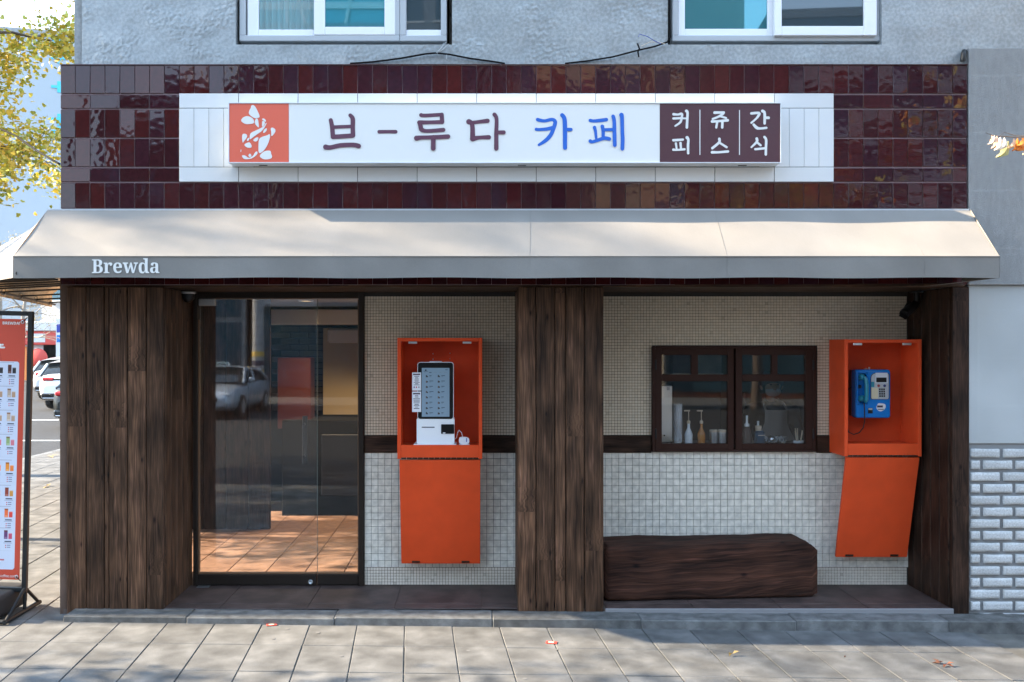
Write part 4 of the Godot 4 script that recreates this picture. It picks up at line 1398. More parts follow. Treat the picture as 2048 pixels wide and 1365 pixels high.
func make_trees() -> void:
	var gk := [Color(0.56, 0.44, 0.07), Color(0.60, 0.42, 0.06), Color(0.46, 0.45, 0.09), Color(0.32, 0.35, 0.07), Color(0.62, 0.50, 0.14), Color(0.40, 0.40, 0.08)]
	tree("ginkgo_tree", "yellow and green ginkgo tree beside the cafe's left corner", Vector3(-7.55, 0.0, -6.4), 9.6, 0.14, 0.40, 5, 20, m.bark, gk, Vector3(0.7, 0, 0.0), 0.21)
	tree("street_tree", "bare pale street tree by the far shop at the left", Vector3(sx(40, -36.0), 0, -36), 7.5, 0.13, 0.3, 8, 0, m.bark_pale, [], Vector3(0.6, 0, 0))
	tree("street_tree", "pale street tree with dry buff leaves at the far left", Vector3(sx(0, -40.0), 0, -40), 8.0, 0.15, 0.35, 9, 2, m.bark_pale, [Color(0.5, 0.42, 0.28), Color(0.42, 0.34, 0.2)])
	# up the street, out of the frame: they throw the broken shade on pavement and awning
	tree("ginkgo_tree", "tall ginkgo at the kerb left of the view", Vector3(-9.3, 0, 2.6), 7.6, 0.15, 0.36, 15, 10, m.bark, gk, Vector3.ZERO, 0.25)
	tree("ginkgo_tree", "second ginkgo at the kerb left of the view, nearer the road", Vector3(-9.9, 0, 6.3), 8.2, 0.15, 0.32, 19, 8, m.bark, gk, Vector3.ZERO, 0.27)
	tree("ginkgo_tree", "third tall ginkgo of the kerb row, farther up the street", Vector3(-14.4, 0, 4.7), 10.6, 0.15, 0.45, 20, 7, m.bark, gk, Vector3.ZERO, 0.24)
	tree("street_tree", "tall bare street tree far up the street in line with the cafe front", Vector3(-17.5, 0, 0.15), 13.2, 0.14, 0.78, 21, 0, m.bark, gk, Vector3.ZERO, 0.16)
	tree("street_tree", "very tall thinly leaved street tree beyond the other one up the street", Vector3(-27.0, 0, 0.1), 21.5, 0.2, 0.78, 22, 1, m.bark, gk, Vector3.ZERO, 0.13)
	tree("ginkgo_tree", "ginkgo at the corner of the side street", Vector3(-8.7, 0, -2.3), 6.4, 0.10, 0.5, 17, 3, m.bark, gk, Vector3.ZERO, 0.22)
	tree("ginkgo_tree", "leafy ginkgo across the street before the balcony block", Vector3(8.5, 0, 19.5), 9.0, 0.16, 0.3, 18, 4, m.bark, gk)
	tree("street_tree", "slim street tree whose low twig reaches in at the right edge", Vector3(4.9, 0, 1.6), 6.5, 0.09, 0.52, 33, 1, m.bark, [Color(0.6, 0.25, 0.06), Color(0.5, 0.36, 0.1), Color(0.35, 0.34, 0.1)], Vector3.ZERO, 0.2)
	# the twig with dry leaves reaching in at the right
	rng.seed = 77
	var z := 0.9
	var tw := thing("leafy_twig", "thin twig with pale and orange dry leaves reaching in at the right edge", "twig")
	part("stem", mb().tube([sp(1972, 266, z), sp(1990, 272, z), sp(2010, 273, z + 0.02), sp(2050, 276, z + 0.05), sp(2120, 270, z + 0.1), sp(2400, 250, z + 0.3), Vector3(4.6, 2.95, 1.5), Vector3(4.9, 2.75, 1.6)], [0.0015, 0.002, 0.003, 0.004, 0.006, 0.010, 0.014, 0.02], 6), m.bark, tw)
	part("stem", mb().tube([sp(2000, 272, z), sp(2010, 265, z), sp(2030, 271, z + 0.02), sp(2050, 273, z + 0.04)], [0.0012, 0.0015, 0.002, 0.003], 6), m.bark, tw)
	var lc := [Color(0.75, 0.62, 0.50), Color(0.70, 0.42, 0.28), Color(0.72, 0.22, 0.03), Color(0.55, 0.5, 0.22), Color(0.78, 0.66, 0.55)]
	for q in [[1990, 271, 1976, 288, 0], [1995, 272, 1984, 296, 1], [2002, 274, 1990, 300, 4], [2010, 275, 2000, 299, 0], [2018, 282, 1993, 314, 3], [2030, 276, 2018, 294, 1], [2036, 276, 2026, 302, 2], [2048, 274, 2036, 290, 2], [2052, 280, 2032, 300, 2], [1985, 270, 1980, 280, 1], [2060, 276, 2046, 310, 1], [2075, 276, 2066, 300, 2]]:
		var b := mb()
		b.col = lc[q[4]]
		var a := sp(q[0], q[1], z + rng.randf() * 0.05)
		var e := sp(q[2], q[3], z + rng.randf() * 0.08)
		var side := Vector3(-(e.y - a.y), e.x - a.x, rng.randf_range(-0.03, 0.03))
		var curl := rng.randf_range(0.004, 0.016)
		var ribs := []
		var tips := [[], []]
		for i in 7:
			var f := i / 6.0
			var w := sin(PI * pow(f, 0.75)) * (0.17 + (0.07 if i % 2 == 1 else 0.0))
			var p := a.lerp(e, f) + Vector3(0, -0.012 * sin(f * PI), curl * sin(f * 4.0)) + side * 0.10 * sin(f * 3.0)
			ribs.append(p)
			tips[0].append(p + side * w + Vector3(0, 0, -0.006))
			tips[1].append(p - side * w * 0.9 + Vector3(0, 0, -0.004))
		for i in 6:
			for k in 2: b.face([ribs[i], ribs[i + 1], tips[k][i + 1], tips[k][i]], Vector3(0, 0, 1))
		part("leaf", b, m.ginkgo_leaf, tw)
	rng.seed = 99

func make_awning() -> void:
	var aw := thing("awning", "long beige canvas awning with grey valance over the whole cafe front and left corner", "awning")
	var P := 0.48
	var yt := sy(420.5)             # top edge on the wall
	var ye := sy(513, P)            # eave
	var yb := sy(556, P)            # valance bottom
	var xl := sx(25, P)
	var xr := sx(2000, P)
	var xtl := sx(96)
	var xtr := sx(1937)
	# front slope with a slight sag between its ribs
	var rows := []
	for j in 13:
		var f := j / 12.0
		var row := PackedVector3Array()
		for i in 121:
			var g := i / 120.0
			var x := lerpf(lerpf(xtl, xl, f), lerpf(xtr, xr, f), g)
			var sag := sin(f * PI) * (0.007 + 0.0025 * sin(g * TAU * 6.0) + 0.003 * sin(g * 31.0))
			row.append(Vector3(x, lerpf(yt, ye, f) - sag, lerpf(0.012, P, f) - sag * 0.6))
		rows.append(row)
	part("front_slope", mb().grid(rows, false, Vector3(0, 1, 1)), m.canvas, aw)
	rows = []
	for j in 5:
		var f := j / 4.0
		var row := PackedVector3Array()
		for i in 121:
			var g := i / 120.0
			row.append(Vector3(lerpf(xl, xr, g), lerpf(ye, yb, f) - f * 0.003 * sin(g * TAU * 6.0 + 1.0), P + 0.003 * sin(g * 60.0) * f + 0.0015 * sin(g * 23.0 + f * 2.0)))
		rows.append(row)
	part("valance", mb().grid(rows, false, Vector3(0, 0, 1)), m.canvas_valance, aw)
	part("hem", mb().tube([Vector3(xl, ye, P), Vector3(xr, ye, P)], 0.005, 6), m.canvas, aw)
	# right end, closed against the neighbouring wall
	part("end_cloth", mb().face([Vector3(xtr, yt, 0.03), Vector3(xr, ye, P), Vector3(xr, yb, P), Vector3(xr - 0.002, yb, 0.03)], Vector3(1, 0, 0)), m.canvas_valance, aw)
	part("end_flap", mb().face([Vector3(xr - 0.01, yb + 0.001, P - 0.01), Vector3(xr - 0.30, yb - 0.03, 0.02), Vector3(xr - 0.02, yb + 0.0, 0.02)], Vector3(0, -1, 0)), m.canvas_thin, aw)
	# left corner: a chamfer, then back along the side street
	var eave := [Vector3(xl, ye, P), Vector3(-3.88, ye, -0.50), Vector3(-4.10, ye, -1.39), Vector3(-4.75, ye, -3.9)]
	var ridge := [Vector3(xtl, yt, 0.012), Vector3(-3.06, yt, -0.35), Vector3(-3.36, yt, -1.2), Vector3(-4.3, yt, -3.9)]
	for k in 3:
		rows = []
		for j in 6:
			var row := PackedVector3Array()
			for i in 16:
				row.append(ridge[k].lerp(ridge[k + 1], i / 15.0).lerp(eave[k].lerp(eave[k + 1], i / 15.0), j / 5.0))
			rows.append(row)
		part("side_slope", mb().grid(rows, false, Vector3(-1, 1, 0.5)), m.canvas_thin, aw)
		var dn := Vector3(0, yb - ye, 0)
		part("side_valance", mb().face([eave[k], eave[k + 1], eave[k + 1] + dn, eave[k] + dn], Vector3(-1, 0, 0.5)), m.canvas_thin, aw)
	# steel frame underneath
	var fr := mb()
	for k in 7:
		var x := lerpf(xl + 0.25, xr - 0.06, k / 6.0)
		fr.tube([Vector3(x, ye - 0.02, P - 0.015), Vector3(x, ye - 0.06, 0.02)], 0.011, 6)
	fr.tube([Vector3(xl + 0.02, yb + 0.03, P - 0.015), Vector3(xr - 0.02, yb + 0.03, P - 0.015)], 0.011, 6)
	part("front_frame", fr, m.black_metal, aw)
	for k in 3:
		var dn := Vector3(0.03, yb - ye + 0.03, 0)
		part("side_rail", mb().tube([eave[k] + dn, eave[k + 1] + dn], 0.012, 6), m.black_metal, aw)
		for i in 4:
			var f := (i + 0.5) / 4.0
			var e2: Vector3 = eave[k].lerp(eave[k + 1], f)
			var r2: Vector3 = ridge[k].lerp(ridge[k + 1], f)
			part("side_strut", mb().tube([e2 + Vector3(0.02, -0.10, 0), Vector3(r2.x, ye - 0.08, r2.z)], 0.008, 6), m.black_metal, aw)
			# lashing loops round the rail
			var lp := []
			for j in 9: lp.append(e2 + dn + Vector3(0.02 * cos(TAU * j / 8), 0.03 * sin(TAU * j / 8) + 0.01, 0))
			part("lashing", mb().tube(lp, 0.004, 5), m.cable_grey, aw)
	for k in 5:
		var g := (k + 0.62) / 5.0
		var pts := []
		for j in 9:
			var f := j / 8.0
			pts.append(Vector3(lerpf(lerpf(xtl, xl, f), lerpf(xtr, xr, f), g), lerpf(yt, ye, f) - sin(f * PI) * 0.006 + 0.0005, lerpf(0.012, P, f) - sin(f * PI) * 0.0036))
		pts.append(Vector3(lerpf(xl, xr, g), yb, P + 0.001))
		part("seam", mb().tube(pts, 0.0008, 5), m.canvas, aw)
	part("wall_strip", bx(Vector3(xtl, yt - 0.006, 0.0005), Vector3(xtr, yt + 0.006, 0.016), 0.002), m.window_grey, aw)
	# lettering on the valance
	var tm := TextMesh.new()
	var sf := SystemFont.new()
	sf.font_names = PackedStringArray(["Droid Serif"])
	sf.font_weight = 700
	tm.font = sf
	tm.text = "Brewda"
	tm.font_size = 64
	tm.pixel_size = 0.00232
	tm.depth = 0.002
	tm.curve_step = 1.0
	tm.horizontal_alignment = HORIZONTAL_ALIGNMENT_LEFT
	tm.vertical_alignment = VERTICAL_ALIGNMENT_BOTTOM
	var lt := part("lettering", tm, m.letter_white, aw, Vector3(sx(183, P), sy(556.5, P), P + 0.006))
	lt.scale = Vector3(0.765, 0.84, 1.0)
	lt.set_meta("label", "white serif letters reading Brewda on the valance")

func make_sign() -> void:
	var z := 0.13
	var s := thing("lightbox_sign", "long white lightbox sign with Korean cafe lettering, orange emblem square and burgundy menu panel", "sign")
	var x0 := sx(456.5, z)
	var x1 := sx(1562.5, z)
	var y0 := sy(326.5, z)
	var y1 := sy(205.5, z)
	part("case", bx(Vector3(x0, y0, 0.008), Vector3(x1, y1, z - 0.004), 0.004), m.sign_trim, s)
	part("face_panel", bx(Vector3(sx(577.5, z), y0 + 0.006, z - 0.02), Vector3(sx(1319.5, z), y1 - 0.006, z - 0.001)), m.sign_white, s)
	part("emblem_panel", bx(Vector3(x0 + 0.006, y0 + 0.006, z - 0.02), Vector3(sx(577, z), y1 - 0.006, z - 0.0005)), m.sign_orange, s)
	part("menu_panel", bx(Vector3(sx(1320, z), y0 + 0.006, z - 0.02), Vector3(x1 - 0.006, y1 - 0.006, z - 0.0005)), m.sign_burgundy, s)
	var tr := mb()
	tr.span(Vector3(x0, y0, z - 0.006), Vector3(x1, y0 + 0.0055, z + 0.006)).span(Vector3(x0, y1 - 0.0055, z - 0.006), Vector3(x1, y1, z + 0.006))
	tr.span(Vector3(x0, y0 + 0.0056, z - 0.006), Vector3(x0 + 0.0055, y1 - 0.0056, z + 0.006)).span(Vector3(x1 - 0.0055, y0 + 0.0056, z - 0.006), Vector3(x1, y1 - 0.0056, z + 0.006))
	part("trim", tr, m.sign_trim, s)
	for px in [530, 1043, 1480]:
		part("latch", bx(Vector3(sx(px - 8), y0 - 0.003, 0.05), Vector3(sx(px + 8), y0 + 0.001, 0.065)), m.black_metal, s)
	var sc := LENS / (EYE.z - z)
	# strokes: crop origin, crop scale, then [letter, strokes]
	var sets := [
		[640.0, 210.0, 0.18555, "letter_burgundy", [
			[[[115, 165, 22], [130, 240, 24], [138, 345, 24]], [[325, 112, 20], [352, 150, 24], [352, 240, 24], [355, 330, 24]], [[130, 240, 19], [340, 232, 18]], [[138, 345, 24], [350, 332, 24]], [[60, 455, 28], [110, 460, 24], [220, 437, 24], [360, 432, 24], [415, 445, 26]]],
			[[[637, 290, 20], [725, 289, 19], [815, 290, 20]]],
			[[[1090, 110, 22], [1130, 115, 20], [1310, 105, 20]], [[1312, 105, 22], [1315, 185, 24]], [[1070, 190, 24], [1180, 188, 20], [1315, 185, 22]], [[1075, 195, 24], [1090, 265, 24]], [[1095, 268, 25], [1150, 282, 20], [1330, 270, 22]], [[1040, 360, 28], [1100, 352, 21], [1220, 350, 22], [1380, 342, 24]], [[1222, 350, 24], [1220, 470, 26]]],
			[[[1605, 182, 30], [1640, 215, 24], [1645, 360, 28]], [[1640, 192, 20], [1720, 182, 20], [1805, 172, 24]], [[1645, 365, 30], [1720, 352, 20], [1820, 350, 24]], [[1880, 105, 22], [1903, 150, 20], [1900, 300, 22], [1900, 470, 24]], [[1905, 297, 20], [1980, 297, 22]]]]],
		[1050.0, 210.0, 0.10742, "letter_blue", [
			[[[235, 275, 34], [360, 298, 30], [500, 272, 32], [560, 310, 36], [548, 390, 36], [490, 540, 36], [400, 650, 36], [260, 745, 24]], [[210, 455, 30], [260, 460, 28], [400, 450, 32], [500, 430, 36]], [[690, 190, 36], [735, 260, 40], [745, 450, 40], [745, 800, 38]], [[760, 460, 32], [855, 460, 32]]],
			[[[1215, 290, 32], [1280, 300, 30], [1400, 290, 34], [1515, 275, 34]], [[1295, 420, 32], [1315, 500, 28], [1325, 620, 24]], [[1440, 400, 34], [1455, 480, 34], [1455, 600, 30]], [[1215, 675, 34], [1250, 690, 28], [1350, 660, 32], [1480, 620, 34], [1570, 635, 34]], [[1470, 465, 28], [1640, 460, 30]], [[1640, 215, 34], [1660, 300, 34], [1665, 500, 36], [1672, 750, 36]], [[1795, 190, 42], [1805, 240, 36], [1812, 500, 34], [1818, 650, 36], [1812, 820, 34]]]]],
		[1310.0, 190.0, 0.12695, "letter_white", [
			[[[295, 305, 22], [360, 310, 16], [420, 300, 22], [425, 345, 18], [400, 430, 18], [320, 490, 14]], [[290, 372, 18], [420, 365, 18]], [[430, 370, 14], [500, 372, 14]], [[495, 255, 24], [512, 280, 20], [508, 400, 20], [502, 515, 20]]],
			[[[290, 715, 20], [350, 712, 20], [440, 705, 18]], [[330, 765, 18], [342, 850, 14]], [[402, 760, 20], [410, 850, 16]], [[290, 865, 20], [350, 868, 16], [465, 858, 18]], [[505, 675, 26], [525, 710, 20], [520, 800, 20], [522, 920, 20]]],
			[[[709, 240, 7], [709, 940, 7]]],
			[[[940, 280, 22], [1000, 278, 20], [1085, 278, 20]], [[1075, 295, 20], [1010, 340, 18], [910, 380, 16]], [[1020, 335, 16], [1120, 365, 16]], [[900, 420, 22], [1000, 415, 18], [1145, 402, 22]], [[980, 430, 18], [965, 515, 18]], [[1062, 420, 20], [1058, 515, 20]]],
			[[[1015, 695, 22], [1010, 750, 20], [905, 840, 20]], [[1010, 750, 16], [1130, 825, 18]], [[900, 905, 22], [1000, 905, 18], [1150, 892, 20]]],
			[[[1333, 245, 7], [1333, 940, 7]]],
			[[[1520, 292, 20], [1640, 285, 20], [1630, 330, 20], [1590, 380, 16], [1520, 440, 16]], [[1695, 255, 24], [1728, 290, 22], [1728, 450, 20]], [[1735, 360, 20], [1790, 362, 22]], [[1555, 470, 20], [1605, 520, 24], [1660, 530, 18], [1755, 520, 18]]],
			[[[1605, 690, 22], [1605, 740, 20], [1520, 825, 14]], [[1605, 745, 16], [1665, 795, 18]], [[1725, 665, 20], [1752, 710, 20], [1748, 830, 20]], [[1580, 858, 18], [1750, 840, 18]], [[1748, 845, 19], [1746, 940, 20]]]]]]
	for st in sets:
		for letter in st[4]:
			var b := mb()
			var n := 0
			for pts in letter:
				var w := []
				for q in pts: w.append(Vector3((st[0] + q[0] * st[2] - MID.x) / sc, EYE.y - (st[1] + q[1] * st[2] - MID.y) / sc, q[2] * st[2] / sc))
				stroke(b, w, z + 0.0012 + 0.0006 * n)
				n += 1
			part("letter", b, m[st[3]], s)
	var em := mb()
	for poly in [
		[[370, 113], [395, 125], [425, 180], [455, 250], [430, 265], [390, 268], [330, 225], [325, 200], [335, 170], [350, 150], [352, 125]],
		[[235, 290], [260, 255], [310, 238], [360, 258], [385, 285], [385, 325], [340, 332], [290, 335], [250, 312]],
		[[395, 300], [405, 272], [430, 270], [440, 340], [442, 375], [415, 355], [395, 325]],
		[[478, 268], [505, 270], [525, 295], [515, 310], [495, 290], [480, 285]],
		[[480, 295], [505, 300], [510, 320], [500, 345], [478, 368], [475, 340]],
		[[530, 315], [520, 345], [480, 410], [420, 450], [375, 480], [335, 515], [338, 460], [350, 430], [420, 400], [470, 375], [500, 355], [520, 320]],
		[[485, 435], [500, 395], [530, 375], [532, 400], [510, 430]],
		[[572, 380], [600, 370], [632, 395], [625, 430], [580, 482], [582, 420]],
		[[247, 470], [260, 440], [300, 445], [312, 475], [270, 530], [255, 552]],
		[[300, 510], [330, 482], [330, 512], [310, 528]],
		[[370, 520], [400, 490], [437, 478], [432, 515], [405, 535]],
		[[268, 570], [300, 548], [340, 535], [368, 600], [310, 605]],
		[[440, 500], [480, 475], [540, 460], [565, 440], [570, 480], [545, 560], [500, 635], [440, 675], [435, 600]],
		[[445, 690], [500, 640], [560, 632], [580, 645], [578, 670], [595, 700], [580, 728], [510, 738], [465, 720]],
		[[232, 630], [240, 615], [240, 650], [232, 650]],
		[[245, 685], [290, 690], [320, 720], [350, 710], [380, 690], [400, 650], [425, 640], [425, 675], [385, 710], [350, 728], [280, 735], [255, 715]],
		[[320, 690], [335, 665], [355, 680], [355, 705], [330, 708]]]:
		var pp := []
		for q in poly: pp.append(Vector2((440 + q[0] * 0.17578 - MID.x) / sc, EYE.y - (190 + q[1] * 0.17578 - MID.y) / sc))
		em.prism(rounded(pp), z + 0.0002, z + 0.0025)
	part("emblem", em, m.sign_white, s)

func booth(called: String, label: String, px0: float, px1: float, ptop: float, plip: float, pbot: float, swing: float) -> Node3D:
	# an open fronted orange box on the tiled wall with its door flap hanging open below
	var zf := BACK + 0.29
	var x0 := sx(px0, zf)
	var x1 := sx(px1, zf)
	var yt := sy(ptop, zf)
	var yl := sy(plip, zf)
	var yb := sy(pbot, zf)
	var t := 0.026
	var zb := BACK + 0.004
	var o := thing(called, label, "wall booth", Vector3(x0, yb, zb))
	var W := x1 - x0
	var H := yt - yb
	var D := zf - zb
	part("back_panel", bx(Vector3(t, 0.05, 0), Vector3(W - t, H - t, 0.015)), m.orange_1, o)
	part("side_panel", bx(Vector3(0, -0.01, 0), Vector3(t, H, D), 0.002), m.orange_0, o)
	part("side_panel", bx(Vector3(W - t, -0.01, 0), Vector3(W, H, D), 0.002), m.orange_0, o)
	part("top_panel", bx(Vector3(t, H - t, 0), Vector3(W - t, H - 0.001, D - 0.001), 0.002), m.orange_0, o)
	part("shelf", bx(Vector3(t, yl - yb - 0.03, 0.015), Vector3(W - t, yl - yb - 0.008, D - 0.025)), m.orange_1, o)
	part("front_lip", bx(Vector3(t, 0.0, D - 0.024), Vector3(W - t, yl - yb, D - 0.003), 0.002), m.orange_0, o)
	var flap := pivot("drop_flap", o, Vector3(W / 2, -0.012, D - 0.012))
	var L := swing
	# hinged along its top edge, its foot swung back against the wall
	flap.rotation.x = asin(clampf((D - 0.02) * 0.72 / L, 0, 0.6))
	part("flap_board", bx(Vector3(-W / 2 + 0.014, -L, -0.011), Vector3(W / 2 - 0.014, -0.006, 0.011), 0.002), m.orange_0, flap)
	for s in [-1.0, 1.0]:
		var hx: float = s * W * 0.3
		part("catch", bx(Vector3(hx - 0.03, -L + 0.008, 0.0112), Vector3(hx + 0.03, -L + 0.024, 0.018), 0.002), m.dark_wood, flap)
		part("latch_plate", bx(Vector3(W / 2 + s * W * 0.32 - 0.032, H - t - 0.018, D - 0.022), Vector3(W / 2 + s * W * 0.32 + 0.032, H - t - 0.0005, D - 0.008), 0.002), m.steel, o)
	var hb := mb()
	for k in 14: hb.tube([Vector3(t + (W - 2 * t) * (k + 0.08) / 14, -0.006, D - 0.004), Vector3(t + (W - 2 * t) * (k + 0.92) / 14, -0.006, D - 0.004)], 0.0055, 6)
	part("hinge", hb, m.dark_wood, o)
	return o

func kiosk_image() -> ImageTexture:
	var im := Image.create(176, 304, false, Image.FORMAT_RGB8)
	im.fill(Color(0.46, 0.55, 0.62))
	var ink := Color(0.16, 0.20, 0.26)
	var r2 := RandomNumberGenerator.new()
	r2.seed = 5
	im.fill_rect(Rect2i(20, 10, 10, 8), ink)
	im.fill_rect(Rect2i(12, 20, 26, 2), ink)
	im.fill_rect(Rect2i(150, 10, 14, 3), ink)
	for k in 5: im.fill_rect(Rect2i(14 + k * 32, 27, 16, 3), ink if k == 1 else Color(0.45, 0.52, 0.58))
	for row in 8:
		for c in 2:
			var x := 26 + c * 76
			var y := 44 + row * 33
			im.fill_rect(Rect2i(x, y + r2.randi() % 4, 6, 13), Color(0.18, 0.16, 0.16).lerp(Color(0.4, 0.3, 0.25), r2.randf()))
			im.fill_rect(Rect2i(x + 7, y + 5, 6, 9), Color(0.25, 0.24, 0.26))
			im.fill_rect(Rect2i(x + 22, y + 3, 14 + r2.randi() % 14, 3), ink)
			im.fill_rect(Rect2i(x + 22, y + 10, 12, 2), Color(0.35, 0.4, 0.45))
	return ImageTexture.create_from_image(im)

func card_image(sd: int) -> ImageTexture:
	var im := Image.create(64, 128, false, Image.FORMAT_RGB8)
	im.fill(Color(0.92, 0.93, 0.95))
	var r2 := RandomNumberGenerator.new()
	r2.seed = sd
	im.fill_rect(Rect2i(6, 8, 52, 9), Color(0.24, 0.16, 0.24))
	for k in 10:
		var w := 22 + r2.randi() % 28
		im.fill_rect(Rect2i(32 - w / 2, 24 + k * 9, w, 3 if k % 3 else 4), Color(0.1, 0.1, 0.2))
	if sd == 1:
		im.fill_rect(Rect2i(2, 94, 60, 20), Color(0.92, 0.93, 0.95))
		for q in [[14, Color(0.3, 0.25, 0.5)], [30, Color(0.7, 0.1, 0.2)], [48, Color(0.5, 0.5, 0.55)]]:
			for y in range(-5, 6):
				for x in range(-5, 6):
					if x * x + y * y < 26: im.set_pixel(q[0] + x, 104 + y, q[1])
	return ImageTexture.create_from_image(im)

func facing_quad(w: float, h: float, z: float) -> MB:
	var b := mb()
	for q in [[-1, -1, 0, 1], [1, -1, 1, 1], [1, 1, 1, 0], [-1, 1, 0, 0]]: b.vert(Vector3(q[0] * w / 2, q[1] * h / 2, z), Vector3(0, 0, 1), Vector2(q[2], q[3]))
	b.put(0, 1, 2)
	b.put(0, 2, 3)
	return b

func make_booths() -> void:
	var b1 := booth("orange_booth", "orange wooden wall booth holding the white ordering kiosk, beside the glass door", 794.5, 964.5, 676, 891, 916, 0.83)
	for q in [[866, 708], [900, 707], [866, 719], [900, 718]]:
		part("screw", mb().lathe([Vector2(0, 0.0), Vector2(0.005, 0.0), Vector2(0.004, 0.003), Vector2(0, 0.0035)], Vector3.ZERO, 8), m.steel, b1, sp(q[0], q[1], BACK + 0.02) - b1.position + Vector3(0, 0, 0.0)).rotation.x = PI / 2
	var b2 := booth("orange_booth", "orange wooden wall booth holding the blue pay phone, in the right corner", 1689.5, 1844.0, 679, 888, 911, 0.80)

	# ordering kiosk
	var z := BACK + 0.20
	var base := b1.position.y + sy(891, BACK + 0.29) - sy(916, BACK + 0.29) - 0.007
	var cx := sx(871.5, z)
	var k := thing("order_kiosk", "white countertop ordering kiosk with a tall touch screen inside the orange booth", "kiosk", Vector3(cx, base, z))
	var s := LENS / (EYE.z - z)
	var K := func(px: float, py: float) -> Vector2: return Vector2((px - 871.5) / s, (sy(py, z) - base))
	part("base_plate", mb().prism(round_rect(K.call(828, 0).x, 0.0, K.call(913, 0).x, 0.012, 0.005), -0.09, 0.07), m.white_plastic, k)
	var bot: Vector2 = K.call(834, 888)
	var top: Vector2 = K.call(909, 836)
	part("printer_body", mb().prism(round_rect(bot.x, 0.012, top.x, top.y, 0.012), -0.07, 0.045), m.white_plastic, k)
	part("collar", bx(Vector3(bot.x + 0.008, top.y, -0.05), Vector3(top.x - 0.012, top.y + 0.035, 0.030), 0.004), m.pale_plastic, k)
	var a: Vector2 = K.call(835.5, 838.5)
	var c: Vector2 = K.call(907.5, 724.5)
	part("screen_shell", mb().prism(round_rect(a.x, a.y, c.x, c.y, 0.022, 6), -0.01, 0.046), m.white_plastic, k)
	part("bezel", mb().prism(round_rect(a.x + 0.004, a.y + 0.004, c.x - 0.004, c.y - 0.004, 0.019, 6), 0.0461, 0.0485), m.black_plastic, k)
	var sa: Vector2 = K.call(844.2, 833)
	var sc: Vector2 = K.call(899.2, 736)
	var sm := mat("kiosk_screen", 0.75, 0.78, 0.82, 0.12)
	sm.albedo_texture = kiosk_image()
	sm.emission_enabled = true
	sm.emission = Color(1, 1, 1)
	sm.emission_operator = BaseMaterial3D.EMISSION_OP_MULTIPLY
	sm.emission_texture = sm.albedo_texture
	sm.emission_energy_multiplier = 0.05
	part("touch_screen", facing_quad(sc.x - sa.x, sc.y - sa.y, 0), sm, k, Vector3((sa.x + sc.x) / 2, (sa.y + sc.y) / 2, 0.0489))
	part("camera_bar", bx(Vector3(K.call(859, 0).x, c.y - 0.001, 0.0), Vector3(K.call(884, 0).x, c.y + 0.007, 0.035), 0.003), m.pale_plastic, k)
	part("receipt_slot", bx(Vector3(K.call(844, 0).x, K.call(0, 855).y, 0.044), Vector3(K.call(869.5, 0).x, K.call(0, 853).y, 0.0462)), m.ink, k)
	part("printer_door", mb().prism(round_rect(K.call(838, 0).x, K.call(0, 883.5).y, K.call(877, 0).x, K.call(0, 852.5).y, 0.008), 0.045, 0.0458), m.white_plastic, k)
	part("card_reader", bx(Vector3(K.call(882.5, 0).x, K.call(0, 867).y, 0.03), Vector3(K.call(908.5, 0).x, K.call(0, 848).y, 0.055), 0.004), m.black_plastic, k)
	part("reader_label", bx(Vector3(K.call(886, 0).x, K.call(0, 866.3).y, 0.0551), Vector3(K.call(891, 0).x, K.call(0, 864).y, 0.0556)), m.sticker_white, k)
	for q in [[1, 825, 843, 745, 781], [2, 825, 843, 783, 823.5]]:
		var pa: Vector2 = K.call(q[1], q[4])
		var pc: Vector2 = K.call(q[2], q[3])
		var cm := mat("notice_%d" % q[0], 0.9, 0.9, 0.92, 0.5)
		cm.albedo_texture = card_image(q[0])
		var holder := part("notice_card", bx(Vector3(pa.x, pa.y, 0.050), Vector3(pc.x, pc.y, 0.0525), 0.0005), m.sticker_white, k)
		holder.set_meta("label", "white printed notice card at the side of the screen")
		part("print", facing_quad(pc.x - pa.x - 0.002, pc.y - pa.y - 0.002, 0), cm, holder, Vector3((pa.x + pc.x) / 2, (pa.y + pc.y) / 2, 0.0529))
	# little reader on the shelf
	var rd := thing("barcode_reader", "small white box reader with a blue mark on the booth shelf beside the kiosk", "reader", Vector3(sx(929, z), base, z + 0.01))
	part("foot", mb().prism(round_rect(-0.04, 0.0, 0.038, 0.007, 0.003), -0.03, 0.03), m.white_plastic, rd)
	part("housing", mb().prism(rounded([Vector2(-0.04, 0.0072), Vector2(0.035, 0.0072), Vector2(0.036, 0.046), Vector2(0.02, 0.058), Vector2(-0.035, 0.06), Vector2(-0.042, 0.045)], 2), -0.025, 0.025), m.white_plastic, rd)
	part("mark", bx(Vector3(0.012, 0.025, 0.0252), Vector3(0.018, 0.052, 0.0262)), m.navy, rd)
	var cb := thing("reader_cable", "thin white cable looping from the kiosk to the small box reader", "cable")
	part("cord", mb().tube([sp(908, 880, z + 0.01), sp(913, 876, z + 0.02), sp(915, 866, z + 0.02), sp(918, 861, z + 0.02), sp(923, 866, z + 0.015), sp(925, 873, z + 0.01), sp(926, 877, z + 0.01)], 0.0022, 6), m.white_plastic, cb)

	# pay phone
	var zb := BACK + 0.02
	var zf := zb + 0.13
	var p := thing("pay_phone", "blue public pay phone with teal handset and silver keypad inside the orange booth", "pay phone", Vector3(sx(1747, zf), sy(837, zf), zb))
	var ps := LENS / (EYE.z - zf)
	var Q := func(px: float, py: float) -> Vector2: return Vector2((px - 1747) / ps, (837 - py) / ps)
	part("back_case", mb().prism(round_rect(Q.call(1713.5, 0).x, 0.008, Q.call(1781, 0).x, Q.call(0, 741).y, 0.012), 0.0, 0.06), m.phone_dark, p)
	# blue shell with a recess for the handset: a ring of rounded steps
	var rows := []
